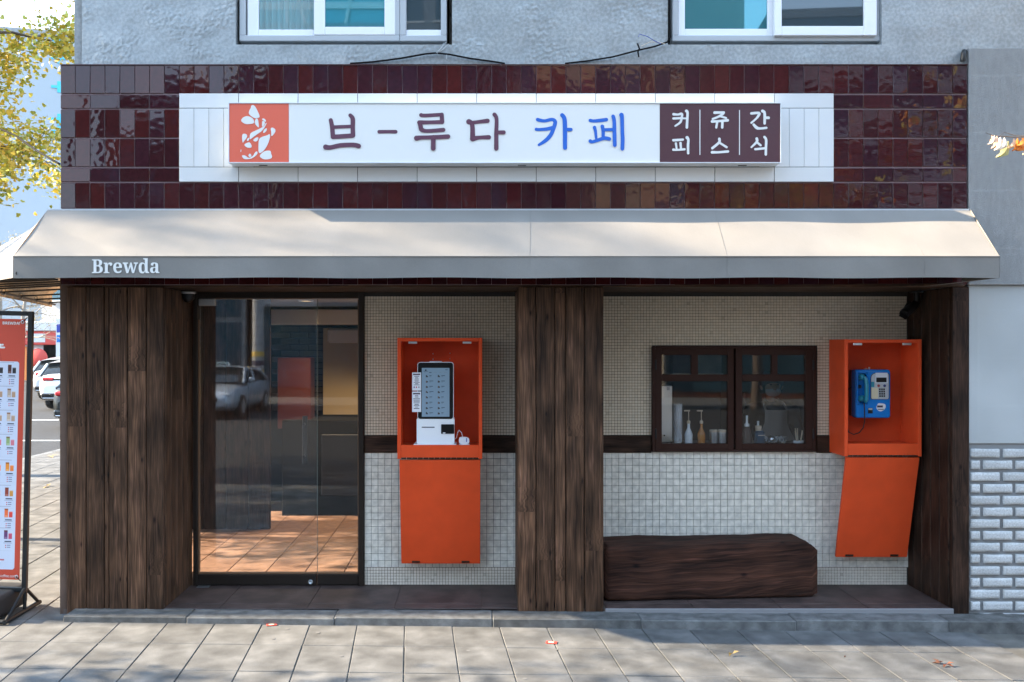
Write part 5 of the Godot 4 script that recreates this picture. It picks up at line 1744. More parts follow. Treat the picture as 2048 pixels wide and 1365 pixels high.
	for st in [[0.0, 0.06], [0.0, 0.115], [0.003, 0.124], [0.008, 0.129], [0.016, 0.1305]]:
		var row := PackedVector3Array()
		for q in round_rect(Q.call(1711.5, 0).x + st[0], st[0], Q.call(1782.5, 0).x - st[0], Q.call(0, 739.5).y - st[0], maxf(0.02 - st[0], 0.005), 5): row.append(Vector3(q.x, q.y, st[1]))
		rows.append(row)
	part("shell", mb().grid(rows, true), m.phone_blue, p)
	var cradle := round_rect(Q.call(1714.5, 0).x, Q.call(0, 810).y, Q.call(1735.5, 0).x, Q.call(0, 746).y, 0.036, 7)
	var outer := round_rect(Q.call(1711.5, 0).x + 0.016, 0.016, Q.call(1782.5, 0).x - 0.016, Q.call(0, 739.5).y - 0.016, 0.005, 5)
	var inset := PackedVector2Array()
	for q in cradle: inset.append(Vector2(maxf(q.x, outer[10].x + 0.001), q.y))
	var front := mb()
	# front face: left of, right of, above and below the cradle, butted
	var cx0: float = Q.call(1715.4, 0).x
	var cx1: float = Q.call(1735.8, 0).x
	var cy0: float = Q.call(0, 810).y
	var cy1: float = Q.call(0, 745.5).y
	var fx0: float = Q.call(1711.5, 0).x + 0.014
	var fx1: float = Q.call(1782.5, 0).x - 0.014
	var fy1: float = Q.call(0, 739.5).y - 0.014
	front.span(Vector3(cx1, 0.014, 0.07), Vector3(fx1, fy1, 0.1310))
	front.span(Vector3(fx0, 0.014, 0.07), Vector3(cx1 - 0.0005, cy0, 0.1310))
	front.span(Vector3(fx0, cy1, 0.07), Vector3(cx1 - 0.0005, fy1, 0.1310))
	part("front_plate", front, m.phone_blue, p)
	part("cradle_back", bx(Vector3(fx0, cy0 + 0.0005, 0.075), Vector3(cx1 - 0.001, cy1 - 0.0005, 0.088)), m.phone_blue, p)
	var ring := []
	for q in round_rect(cx0 - 0.001, cy0, cx1, cy1, 0.034, 7): ring.append(Vector3(q.x, q.y, 0.1305))
	ring.append(ring[0])
	part("cradle_rim", mb().tube(ring, 0.006, 8, false), m.phone_blue, p)
	part("cradle_shelf", bx(Vector3(cx0, Q.call(0, 776).y - 0.006, 0.09), Vector3(cx0 + 0.04, Q.call(0, 776).y + 0.02, 0.112), 0.005), m.phone_dark, p)
	# handset: ear piece, grip, mouth piece
	var h := mb()
	var gx: float = Q.call(1729.5, 0).x
	h.tube([Vector3(gx - 0.008, Q.call(0, 754).y, 0.152), Vector3(gx - 0.002, Q.call(0, 760).y, 0.160), Vector3(gx, Q.call(0, 772).y, 0.165), Vector3(gx, Q.call(0, 788).y, 0.165), Vector3(gx, Q.call(0, 800).y, 0.160), Vector3(gx - 0.002, Q.call(0, 804).y, 0.150)], [0.010, 0.0135, 0.0145, 0.0145, 0.0145, 0.010], 12)
	part("handset", h, m.handset_teal, p)
	for py in [754.5, 797.5]:
		var e := mb()
		e.xf = Transform3D(Basis(Vector3.RIGHT, PI / 2), Vector3(gx - 0.019, Q.call(0, py).y, 0.10))
		e.lathe([Vector2(0.0, 0.0), Vector2(0.021, 0.0), Vector2(0.025, 0.012), Vector2(0.024, 0.032), Vector2(0.016, 0.048), Vector2(0.0, 0.052)], Vector3.ZERO, 18)
		part("ear_piece" if py < 760 else "mouth_piece", e, m.handset_teal, p)
	# silver panel
	var pp := PackedVector2Array()
	var pa: Vector2 = Q.call(1741.5, 799.5)
	var pc: Vector2 = Q.call(1778, 746.5)
	pp = round_rect(pa.x, pa.y, pc.x, pc.y, 0.012, 4)
	for i in range(5, 10): pp[i] = Vector2(pa.x + 0.035 - 0.035 * sin((i - 5) / 4.0 * PI / 2), pc.y - 0.035 + 0.035 * cos((i - 5) / 4.0 * PI / 2))
	part("panel_rim", mb().prism(pp, 0.128, 0.1345), m.phone_dark, p)
	var p2 := PackedVector2Array()
	var mid := (pa + pc) / 2
	for q in pp: p2.append(mid + (q - mid) * Vector2(0.95, 0.965))
	part("panel", mb().prism(p2, 0.1346, 0.1362), m.phone_panel, p)
	part("display_frame", bx(Vector3(Q.call(1750.5, 0).x, Q.call(0, 767).y, 0.1363), Vector3(Q.call(1775, 0).x, Q.call(0, 746).y, 0.139), 0.003), m.pale_plastic, p)
	part("display", bx(Vector3(Q.call(1752, 0).x, Q.call(0, 765).y, 0.1391), Vector3(Q.call(1772.5, 0).x, Q.call(0, 755.5).y, 0.1398)), m.black_plastic, p)
	for q in [[1757, "button_red"], [1769, "button_blue"]]:
		var bt := mb()
		bt.xf = Transform3D(Basis(Vector3.RIGHT, PI / 2), Vector3(Q.call(q[0], 0).x, Q.call(0, 772).y, 0.1363))
		part("button", bt.lathe([Vector2(0.0, 0.0), Vector2(0.0105, 0.0), Vector2(0.0095, 0.004), Vector2(0.0, 0.0045)], Vector3.ZERO, 16), m[q[1]], p)
	for r in 4:
		for cc in 3:
			var kx: float = Q.call(1759.2 + 4.3 * cc + 0.15 * r, 0).x
			var ky: float = Q.call(0, 779.0 + 4.55 * r).y
			part("key", mb().box(Vector3(kx, ky, 0.138), Vector3(0.0115, 0.0125, 0.0035), 0.0012), m.black_plastic, p)
	part("card", bx(Vector3(Q.call(1742.5, 0).x, Q.call(0, 797.5).y, 0.1363), Vector3(Q.call(1756, 0).x, Q.call(0, 776).y, 0.1369)), m.cream_card, p)
	part("card_window", bx(Vector3(Q.call(1742, 0).x, Q.call(0, 774.5).y, 0.1363), Vector3(Q.call(1748.5, 0).x, Q.call(0, 764).y, 0.1372)), m.handset_teal, p)
	part("coin_return", bx(Vector3(Q.call(1736.3, 0).x, Q.call(0, 827.5).y, 0.1311), Vector3(Q.call(1745.8, 0).x, Q.call(0, 816.5).y, 0.1330), 0.001), m.black_plastic, p)
	part("coin_label", bx(Vector3(Q.call(1737, 0).x, Q.call(0, 820.5).y, 0.1331), Vector3(Q.call(1745, 0).x, Q.call(0, 817).y, 0.1336)), m.phone_panel, p)
	var blob := []
	for i in 12: blob.append(Q.call(1762.5 + cos(TAU * i / 12) * 9.5 * (1 + 0.12 * sin(i * 2.1)), 814.5 - sin(TAU * i / 12) * 8.5 * (1 + 0.15 * sin(i * 1.7))))
	part("sticker", mb().prism(rounded(blob), 0.1311, 0.1318), m.sticker_white, p)
	part("sticker_print", bx(Vector3(Q.call(1754.5, 0).x, Q.call(0, 815.5).y, 0.1319), Vector3(Q.call(1766, 0).x, Q.call(0, 811.5).y, 0.1322)).span(Vector3(Q.call(1756, 0).x, Q.call(0, 820).y, 0.1319), Vector3(Q.call(1768, 0).x, Q.call(0, 818.5).y, 0.1322)), m.ink, p)
	var lock := mb().tube([Vector3(Q.call(1746, 0).x, Q.call(0, 739.5).y, 0.07), Vector3(Q.call(1746, 0).x, Q.call(0, 735).y, 0.07)], 0.006, 8)
	lock.lathe([Vector2(0.0, 0), Vector2(0.016, 0.001), Vector2(0.014, 0.008), Vector2(0.0, 0.010)], Vector3(Q.call(1738, 0).x, Q.call(0, 740).y, 0.08), 14)
	part("lock", lock, m.steel, p)
	var cord := []
	for q in [[1728.5, 806, 0.15], [1729.5, 825, 0.152], [1730, 842, 0.15], [1727, 856, 0.14], [1719, 866, 0.13], [1708, 869.5, 0.12], [1698, 865, 0.115], [1692.5, 850, 0.11], [1691.5, 825, 0.10], [1692.5, 795, 0.09], [1696, 780, 0.07], [1702, 775, 0.045], [1709, 775, 0.04]]:
		var zz: float = q[2]
		cord.append(sp(q[0], q[1], zb + zz) - p.position)
	part("cord", mb().tube(cord, 0.0042, 8), m.black_metal, p)

func make_small_things() -> void:
	rng.seed = 123
	# the beam bench
	var bn := thing("beam_bench", "heavy dark weathered timber beam used as a bench in the right bay", "bench", Vector3(0.0, 0.073, 0.0))
	var no := FastNoiseLite.new()
	no.seed = 5
	no.frequency = 1.0
	no.fractal_octaves = 3
	var rows := []
	var x0 := 0.94
	var x1 := 2.505
	var ns := 70
	for i in ns + 1:
		var f := i / float(ns)
		var x := lerpf(x0, x1, f)
		var row := PackedVector3Array()
		var endf := smoothstep(0.0, 0.012, f) * smoothstep(0.0, 0.03, 1.0 - f)
		var zf := lerpf(-0.165, -0.28, f)
		var zb := lerpf(-0.58, -0.60, f)
		var yt := 0.385 + 0.018 * f + no.get_noise_1d(x * 2.0) * 0.004
		var np := 64
		for j in np:
			var side := j / 16
			var w := (j % 16) / 16.0 * 2.0 - 1.0
			var u: float = [w, 1.0, -w, -1.0][side]
			var v: float = [-1.0, w, 1.0, -w][side]
			if absf(w) > 0.99:
				u *= 0.982
				v *= 0.97
			u *= lerpf(0.93, 1.0, endf)
			v *= lerpf(0.91, 1.0, endf)
			var z := lerpf(zb, zf, 0.5 + 0.5 * u)
			var y := lerpf(0.004, yt, 0.5 + 0.5 * v)
			# chipped top corner at the right end and a worn hollow along the front
			if f > 0.945 and v > 0.2: y -= (f - 0.945) * 1.1 * (v - 0.2)
			y = maxf(0.002, y)
			var dn := no.get_noise_3d(x * 2.5, y * 9.0, z * 9.0) * 0.007 + no.get_noise_3d(x * 3.0, y * 40.0, z * 40.0) * 0.003
			row.append(Vector3(x, y + (dn * v if v > -0.5 else 0.0), z + dn * u))
		rows.append(row)
	var b := mb()
	b.grid(rows, true)
	b.swap = true
	b.face(Array(rows[0]), Vector3(-1, 0, 0))
	b.face(Array(rows[-1]), Vector3(1, 0, 0))
	part("beam", b, m.beam_wood, bn)
	# cameras
	var z := -0.36
	var cv := thing("security_camera", "black bullet security camera on a bracket at the top right of the right bay", "camera", sp(1838, 586, z))
	var P := func(px: float, py: float, dz: float) -> Vector3: return sp(px, py, z + dz) - cv.position
	part("mount", mb().lathe([Vector2(0.0, -0.01), Vector2(0.05, -0.01), Vector2(0.045, 0.0), Vector2(0.0, 0.0)], P.call(1834, 583, 0), 14), m.black_plastic, cv)
	part("bracket", mb().tube([P.call(1834, 584, 0), P.call(1834, 600, 0), P.call(1831, 608, 0.0)], 0.022, 10), m.black_plastic, cv)
	part("body", mb().tube([P.call(1834, 605, -0.02), P.call(1824, 615, 0.03), P.call(1810, 627, 0.10), P.call(1808, 629, 0.11)], [0.026, 0.034, 0.036, 0.032], 14), m.black_plastic, cv)
	part("hood", mb().face([P.call(1822, 604, 0.03) + Vector3(-0.02, 0.01, 0), P.call(1836, 612, 0.03), P.call(1812, 640, 0.14), P.call(1798, 632, 0.14)]), m.black_plastic, cv)
	var dz := -0.40
	var dc := thing("security_camera", "small dark dome camera under the soffit at the top left of the glass door", "camera", sp(376, 583, dz))
	part("dome", mb().lathe([Vector2(0.0, -0.085), Vector2(0.025, -0.078), Vector2(0.042, -0.055), Vector2(0.046, -0.03), Vector2(0.048, -0.012)], Vector3.ZERO, 18), m.black_plastic, dc)
	part("collar", mb().lathe([Vector2(0.048, -0.02), Vector2(0.056, -0.015), Vector2(0.056, 0.0), Vector2(0.0, 0.001)], Vector3.ZERO, 18), m.zinc, dc)
	# cables along the foot of the plaster
	var zc := -0.04
	var ca := thing("wall_cable", "black cable sagging over the tile band below the left upper window", "cable")
	part("cord", mb().tube([sp(700, 127, zc), sp(745, 124, zc), sp(800, 117, zc + 0.01), sp(850, 108, zc + 0.015), sp(872, 106, zc + 0.015), sp(900, 109, zc + 0.015), sp(940, 117, zc + 0.01), sp(985, 123, zc), sp(1010, 127, zc)], 0.0065, 8), m.cable_black, ca)
	for q in [[872, 106, 893, 84], [874, 107, 888, 86], [878, 104, 897, 88], [893, 110, 897, 121]]:
		part("tie_wire", mb().tube([sp(q[0], q[1], zc + 0.02), sp((q[0] + q[2]) / 2.0 - 2, (q[1] + q[3]) / 2.0 + 3, zc + 0.03), sp(q[2], q[3], zc + 0.01)], 0.0028, 5), m.cable_grey, ca)
	var cb := thing("wall_cable", "black cable rising to the right upper window with a knotted tie", "cable")
	part("cord", mb().tube([sp(1130, 127, zc), sp(1175, 122, zc), sp(1225, 114, zc + 0.015), sp(1275, 101, zc + 0.02), sp(1310, 93, zc + 0.02), sp(1335, 84, zc + 0.02), sp(1341, 74, zc + 0.02), sp(1340, 40, zc + 0.01), sp(1339, -60, zc + 0.01)], 0.0062, 8), m.cable_black, cb)
	part("tie_wire", mb().tube([sp(1275, 87, zc + 0.03), sp(1279, 97, zc + 0.04), sp(1276, 104, zc + 0.04), sp(1278, 114, zc + 0.02)], 0.006, 6), m.cable_black, cb)
	part("loose_wire", mb().tube([sp(1277, 74, zc + 0.03), sp(1279, 68, zc + 0.03), sp(1295, 73, zc + 0.04), sp(1310, 82, zc + 0.04), sp(1322, 88, zc + 0.03)], 0.0022, 5), m.navy, cb)
	part("loose_wire", mb().tube([sp(1283, 92, zc + 0.03), sp(1300, 84, zc + 0.04), sp(1318, 84, zc + 0.03), sp(1330, 88, zc + 0.03)], 0.002, 5), m.tan_label, cb)
	var sc := thing("overhead_cable", "dark cable running from the ginkgo side to the corner of the tile band", "cable")
	part("cord", mb().tube([sp(-300, 130, -4.0), sp(28, 270, -1.6), sp(75, 303, -0.9), sp(118, 328, -0.12)], 0.009, 6), m.cable_black, sc)
	var dp := thing("pipe_stub", "short dark pipe stub at the top right corner of the tile band", "pipe", sp(1923, 112, -0.02))
	part("tube", mb().tube([Vector3(0, -0.045, 0.02), Vector3(0, 0.0, 0.03), Vector3(0.02, 0.03, 0.0), Vector3(0.05, 0.035, -0.03)], 0.018, 10), m.black_metal, dp)
	# litter and fallen leaves on the pavement
	var lc := [Color(0.25, 0.13, 0.05), Color(0.12, 0.05, 0.03), Color(0.32, 0.22, 0.08), Color(0.18, 0.055, 0.025)]
	var spots := [[1465, 1306, 0.035, 2, "curled yellow fallen leaf on the sunlit pavers"], [1880, 1320, 0.04, 1, "brown fallen leaf at the left of the pair on the right pavers"], [1893, 1322, 0.035, 3, "reddish fallen leaf at the right of the pair on the right pavers"], [101, 925, 0.09, 2, "yellow fallen leaf on the left pavement near the road"], [93, 985, 0.08, 2, "yellow fallen leaf on the left pavement halfway to the road"], [1690, 1311, 0.012, 1, "tiny dark leaf crumb on the right pavers"]]
	for q in spots:
		var D: float = 1.9 * LENS / (q[1] - MID.y)
		var x: float = (q[0] - MID.x) / LENS * D
		var lf := mb()
		lf.col = lc[q[3]]
		var r: float = q[2]
		for s in 3:
			lf.xf = Transform3D(Basis.from_euler(Vector3(rng.randf_range(-0.3, 0.3), rng.randf() * TAU, rng.randf_range(-0.4, 0.4))), Vector3(0, 0.012, 0))
			lf.face([Vector3(0, 0, 0), Vector3(r * 0.5, 0.008, r * 0.35), Vector3(r * 1.3, 0.004, 0)])
			lf.face([Vector3(0, 0, 0), Vector3(r * 1.3, 0.004, 0), Vector3(r * 0.55, 0.010, -r * 0.3)])
		var o := part("fallen_leaf", lf, m.ginkgo_leaf, null, Vector3(x, ground_y(x), EYE.z - D))
		tag(o, q[4], "leaf")
	for q in [[543, 1256, 0.3, "small red and white paper scrap on the pavers before the glass door"], [1103, 1285, -0.2, "small red paper scrap on the pavers before the middle post"]]:
		var D: float = 1.9 * LENS / (q[1] - MID.y)
		var x: float = (q[0] - MID.x) / LENS * D
		var o := part("paper_scrap", mb().span(Vector3(-0.035, 0.001, -0.022), Vector3(0.035, 0.003, 0.022)), m.shop_red, null, Vector3(x, ground_y(x) + 0.002, EYE.z - D))
		o.rotation.y = q[2]
		tag(o, q[3], "paper")
		part("print", bx(Vector3(-0.02, 0.0031, -0.012), Vector3(0.015, 0.0036, 0.012)), m.tan_label, o)

func make_window_things() -> void:
	var z := -0.92
	var s := LENS / (EYE.z - z)
	var yc := 1.105
	var U := func(px: float) -> float: return sx(px, z)
	var hgt := func(py: float) -> float: return sy(py, z) - yc
	var st := thing("drink_machine", "brushed steel drink machine at the left inside the serving window", "machine", Vector3(U.call(1330), yc, z - 0.05))
	part("cabinet", bx(Vector3(-0.06, 0.03, -0.2), Vector3(0.058, hgt.call(772), 0.06), 0.004), m.steel, st)
	part("base", bx(Vector3(-0.058, 0.0, -0.19), Vector3(0.056, 0.029, 0.055)), m.black_plastic, st)
	for k in 3: part("vent_slot", bx(Vector3(0.012, hgt.call(776 + 2.2 * k), 0.0601), Vector3(0.036, hgt.call(775 + 2.2 * k), 0.061)), m.ink, st)
	part("knob", mb().tube([Vector3(-0.008, hgt.call(871), 0.06), Vector3(-0.008, hgt.call(871), 0.072)], 0.006, 8), m.black_plastic, st)
	var cu := thing("cup_stack", "tall stack of clear plastic cups inside the serving window", "cups", Vector3(U.call(1356), yc, z))
	for k in 26:
		var y0 := 0.011 * k
		part("cup", mb().lathe([Vector2(0.028, y0), Vector2(0.036, y0 + 0.055), Vector2(0.038, y0 + 0.057), Vector2(0.036, y0 + 0.0595)], Vector3.ZERO, 16), m.clear_plastic, cu)
	for q in [["milk_white", 1377.5, "white pump bottle inside the serving window"], ["amber_syrup", 1403, "amber syrup pump bottle inside the serving window"]]:
		var o := thing("pump_bottle", q[2], "bottle", Vector3(U.call(q[1]), yc, z))
		part("bottle", mb().lathe([Vector2(0.0, 0.0), Vector2(0.030, 0.002), Vector2(0.031, 0.09), Vector2(0.024, 0.11), Vector2(0.011, 0.14), Vector2(0.010, 0.175)], Vector3.ZERO, 18), m[q[0]], o)
		part("collar", mb().lathe([Vector2(0.0, 0.175), Vector2(0.014, 0.175), Vector2(0.014, 0.195), Vector2(0.006, 0.20)], Vector3.ZERO, 14), m.tan_label, o)
		part("pump", mb().tube([Vector3(0, 0.198, 0), Vector3(0, 0.275, 0)], 0.004, 6).tube([Vector3(0.01, 0.277, 0), Vector3(-0.035, 0.277, 0.0)], 0.006, 8), m.tan_label, o)
	for k in 2:
		var o := thing("steel_canister", ["steel canister left of its twin inside the serving window", "steel canister right of its twin inside the serving window"][k], "canister", Vector3(U.call(1428 + 17 * k), yc, z - 0.01))
		part("tin", mb().lathe([Vector2(0.0, 0.0), Vector2(0.031, 0.001), Vector2(0.031, 0.105), Vector2(0.029, 0.108)], Vector3.ZERO, 22), m.steel, o)
		part("lid", mb().lathe([Vector2(0.033, 0.106), Vector2(0.033, 0.122), Vector2(0.028, 0.126), Vector2(0.0, 0.127)], Vector3.ZERO, 22), m.tan_label, o)
	var br := thing("squeeze_bottle", "dark brown cone bottle with a pale nozzle inside the serving window", "bottle", Vector3(U.call(1494), yc, z))
	part("cone", mb().lathe([Vector2(0.0, 0.0), Vector2(0.045, 0.002), Vector2(0.043, 0.05), Vector2(0.022, 0.145), Vector2(0.018, 0.152)], Vector3.ZERO, 20), m.brown_bottle, br)
	part("nozzle", mb().lathe([Vector2(0.020, 0.152), Vector2(0.019, 0.172), Vector2(0.010, 0.178), Vector2(0.008, 0.24), Vector2(0.0, 0.241)], Vector3.ZERO, 16), m.milk_white, br)
	var bl := thing("blue_bottle", "dark blue bottle with white pump inside the serving window", "bottle", Vector3(U.call(1519), yc, z))
	part("bottle", bx(Vector3(-0.036, 0.0, -0.03), Vector3(0.036, 0.118, 0.03), 0.012), m.blue_pack, bl)
	part("label", bx(Vector3(-0.02, 0.08, 0.0301), Vector3(0.034, 0.086, 0.0306)), m.tan_label, bl)
	part("cap", mb().lathe([Vector2(0.024, 0.118), Vector2(0.024, 0.135), Vector2(0.026, 0.137), Vector2(0.027, 0.158), Vector2(0.0, 0.16)], Vector3(-0.008, 0, 0), 16), m.tan_label, bl)
	part("spout", mb().tube([Vector3(-0.010, 0.158, 0), Vector3(-0.010, 0.195, 0)], 0.009, 10), m.milk_white, bl)
	var tr := thing("lid_basket", "black wire basket heaped with shiny clear lids inside the serving window", "basket", Vector3(U.call(1556), yc, z - 0.02))
	part("tray", mb().lathe([Vector2(0.0, 0.0), Vector2(0.08, 0.001), Vector2(0.11, 0.03), Vector2(0.106, 0.03), Vector2(0.0, 0.006)], Vector3.ZERO, 24), m.black_plastic, tr)
	var lid := mb().lathe([Vector2(0.0, 0.0), Vector2(0.026, 0.0), Vector2(0.028, 0.004), Vector2(0.02, 0.008), Vector2(0.017, 0.016), Vector2(0.0, 0.018)], Vector3.ZERO, 12).mesh()
	rng.seed = 31
	for k in 22:
		var o := part("lid", lid, m.steel if k % 3 == 0 else m.clear_plastic, tr, Vector3(rng.randfn(-0.01, 0.045), 0.02 + rng.randf() * 0.04, rng.randfn(0, 0.03)))
		o.rotation = Vector3(rng.randfn(0, 0.7), rng.randf() * 3, rng.randfn(0, 0.7))
	var tu := thing("straw_tub", "pale blue round tub of straws at the right inside the serving window", "tub", Vector3(U.call(1597), yc, z))
	part("tub", mb().lathe([Vector2(0.0, 0.0), Vector2(0.039, 0.001), Vector2(0.040, 0.038), Vector2(0.037, 0.038), Vector2(0.036, 0.01), Vector2(0.0, 0.01)], Vector3.ZERO, 22), m.milk_white, tu)
	for k in 9:
		var a := k * 2.1
		part("straw", mb().tube([Vector3(cos(a) * 0.015, 0.012, sin(a) * 0.015), Vector3(cos(a) * 0.032, 0.12 + 0.02 * sin(k * 1.7), sin(a) * 0.03)], 0.0045, 6), m.tan_label, tu)
	# behind them: extractor hood and a hanging cabinet
	var hd := thing("steel_hood", "grey steel extractor hood in the dark kitchen behind the serving window", "hood", Vector3(sx(1390, -2.2), 1.62, -2.3))
	part("hood_body", bx(Vector3(-0.22, 0.02, -0.2), Vector3(0.24, 0.30, 0.15), 0.01), m.far_grey, hd)
	part("hood_edge", bx(Vector3(-0.23, 0.0, -0.2), Vector3(0.25, 0.019, 0.16)), m.steel, hd)
	var fr := thing("kitchen_cabinet", "dark tall kitchen cabinet behind the cone bottle", "cabinet", Vector3(sx(1497, -1.9), 0.07, -2.0))
	part("carcass", bx(Vector3(-0.14, 0.0, -0.3), Vector3(0.06, 2.2, 0.0), 0.004), m.black_plastic, fr)
	part("handle", bx(Vector3(-0.02, 1.2, 0.001), Vector3(-0.005, 1.4, 0.02), 0.003), m.steel, fr)

# body from tapered bones joined smoothly, meshed with surface nets
func nets(bones: Array, cell: float, blend: float) -> MB:
	var lo := Vector3(1e9, 1e9, 1e9)
	var hi := -lo
	for b in bones:
		for e in 2:
			var r: float = b[2 + e] + 0.05
			lo = lo.min(b[e] - Vector3.ONE * r)
			hi = hi.max(b[e] + Vector3.ONE * r)
	var n := Vector3i(((hi - lo) / cell).ceil()) + Vector3i.ONE * 2
	var f := PackedFloat32Array()
	f.resize(n.x * n.y * n.z)
	f.fill(1.0)
	for b in bones:
		var r: float = maxf(b[2], b[3]) + blend + cell * 2
		var a3 := Vector3i(((b[0].min(b[1]) - Vector3.ONE * r - lo) / cell).floor()).clamp(Vector3i.ZERO, n - Vector3i.ONE)
		var b3 := Vector3i(((b[0].max(b[1]) + Vector3.ONE * r - lo) / cell).ceil()).clamp(Vector3i.ZERO, n - Vector3i.ONE)
		var ab: Vector3 = b[1] - b[0]
		var l2 := maxf(ab.length_squared(), 1e-9)
		for z in range(a3.z, b3.z + 1):
			for y in range(a3.y, b3.y + 1):
				for x in range(a3.x, b3.x + 1):
					var p := lo + Vector3(x, y, z) * cell
					var t := clampf((p - b[0]).dot(ab) / l2, 0, 1)
					var d: float = (p - b[0] - ab * t).length() - lerpf(b[2], b[3], t)
					var i := (z * n.y + y) * n.x + x
					var o := f[i]
					var h := maxf(blend - absf(o - d), 0.0) / blend
					f[i] = minf(o, d) - h * h * blend * 0.25
	var rows := MB.new()
	var id := {}
	var at := func(x: int, y: int, z: int) -> float: return f[(z * n.y + y) * n.x + x]
	for z in n.z - 1:
		for y in n.y - 1:
			for x in n.x - 1:
				var base := (z * n.y + y) * n.x + x
				var cnt := 0
				var sum := Vector3.ZERO
				var v: Array[float] = [f[base], f[base + 1], f[base + n.x], f[base + n.x + 1], f[base + n.x * n.y], f[base + n.x * n.y + 1], f[base + n.x * n.y + n.x], f[base + n.x * n.y + n.x + 1]]
				var neg := 0
				for q in v: neg += 1 if q < 0 else 0
				if neg == 0 or neg == 8: continue
				for e in [[0, 1], [2, 3], [4, 5], [6, 7], [0, 2], [1, 3], [4, 6], [5, 7], [0, 4], [1, 5], [2, 6], [3, 7]]:
					var p: float = v[e[0]]
					var q: float = v[e[1]]
					if (p < 0) == (q < 0): continue
					var t := p / (p - q)
					var c0 := Vector3(e[0] & 1, (e[0] >> 1) & 1, (e[0] >> 2) & 1)
					var c1 := Vector3(e[1] & 1, (e[1] >> 1) & 1, (e[1] >> 2) & 1)
					sum += c0.lerp(c1, t)
					cnt += 1
				var g := Vector3(v[1] + v[3] + v[5] + v[7] - v[0] - v[2] - v[4] - v[6], v[2] + v[3] + v[6] + v[7] - v[0] - v[1] - v[4] - v[5], v[4] + v[5] + v[6] + v[7] - v[0] - v[1] - v[2] - v[3])
				id[base] = rows.vert(lo + (Vector3(x, y, z) + sum / cnt) * cell, g, Vector2.ZERO)
	for z in range(1, n.z - 1):
		for y in range(1, n.y - 1):
			for x in range(1, n.x - 1):
				var base := (z * n.y + y) * n.x + x
				var sx0 := 1
				var sy0 := n.x
				var sz0 := n.x * n.y
				for q in [[sx0, sy0, sz0], [sy0, sz0, sx0], [sz0, sx0, sy0]]:
					if (f[base] < 0) == (f[base + q[0]] < 0): continue
					var i0: int = id[base]
					var i1: int = id[base - q[1]]
					var i2: int = id[base - q[1] - q[2]]
					var i3: int = id[base - q[2]]
					rows.put(i0, i1, i2)
					rows.put(i0, i2, i3)
	return rows

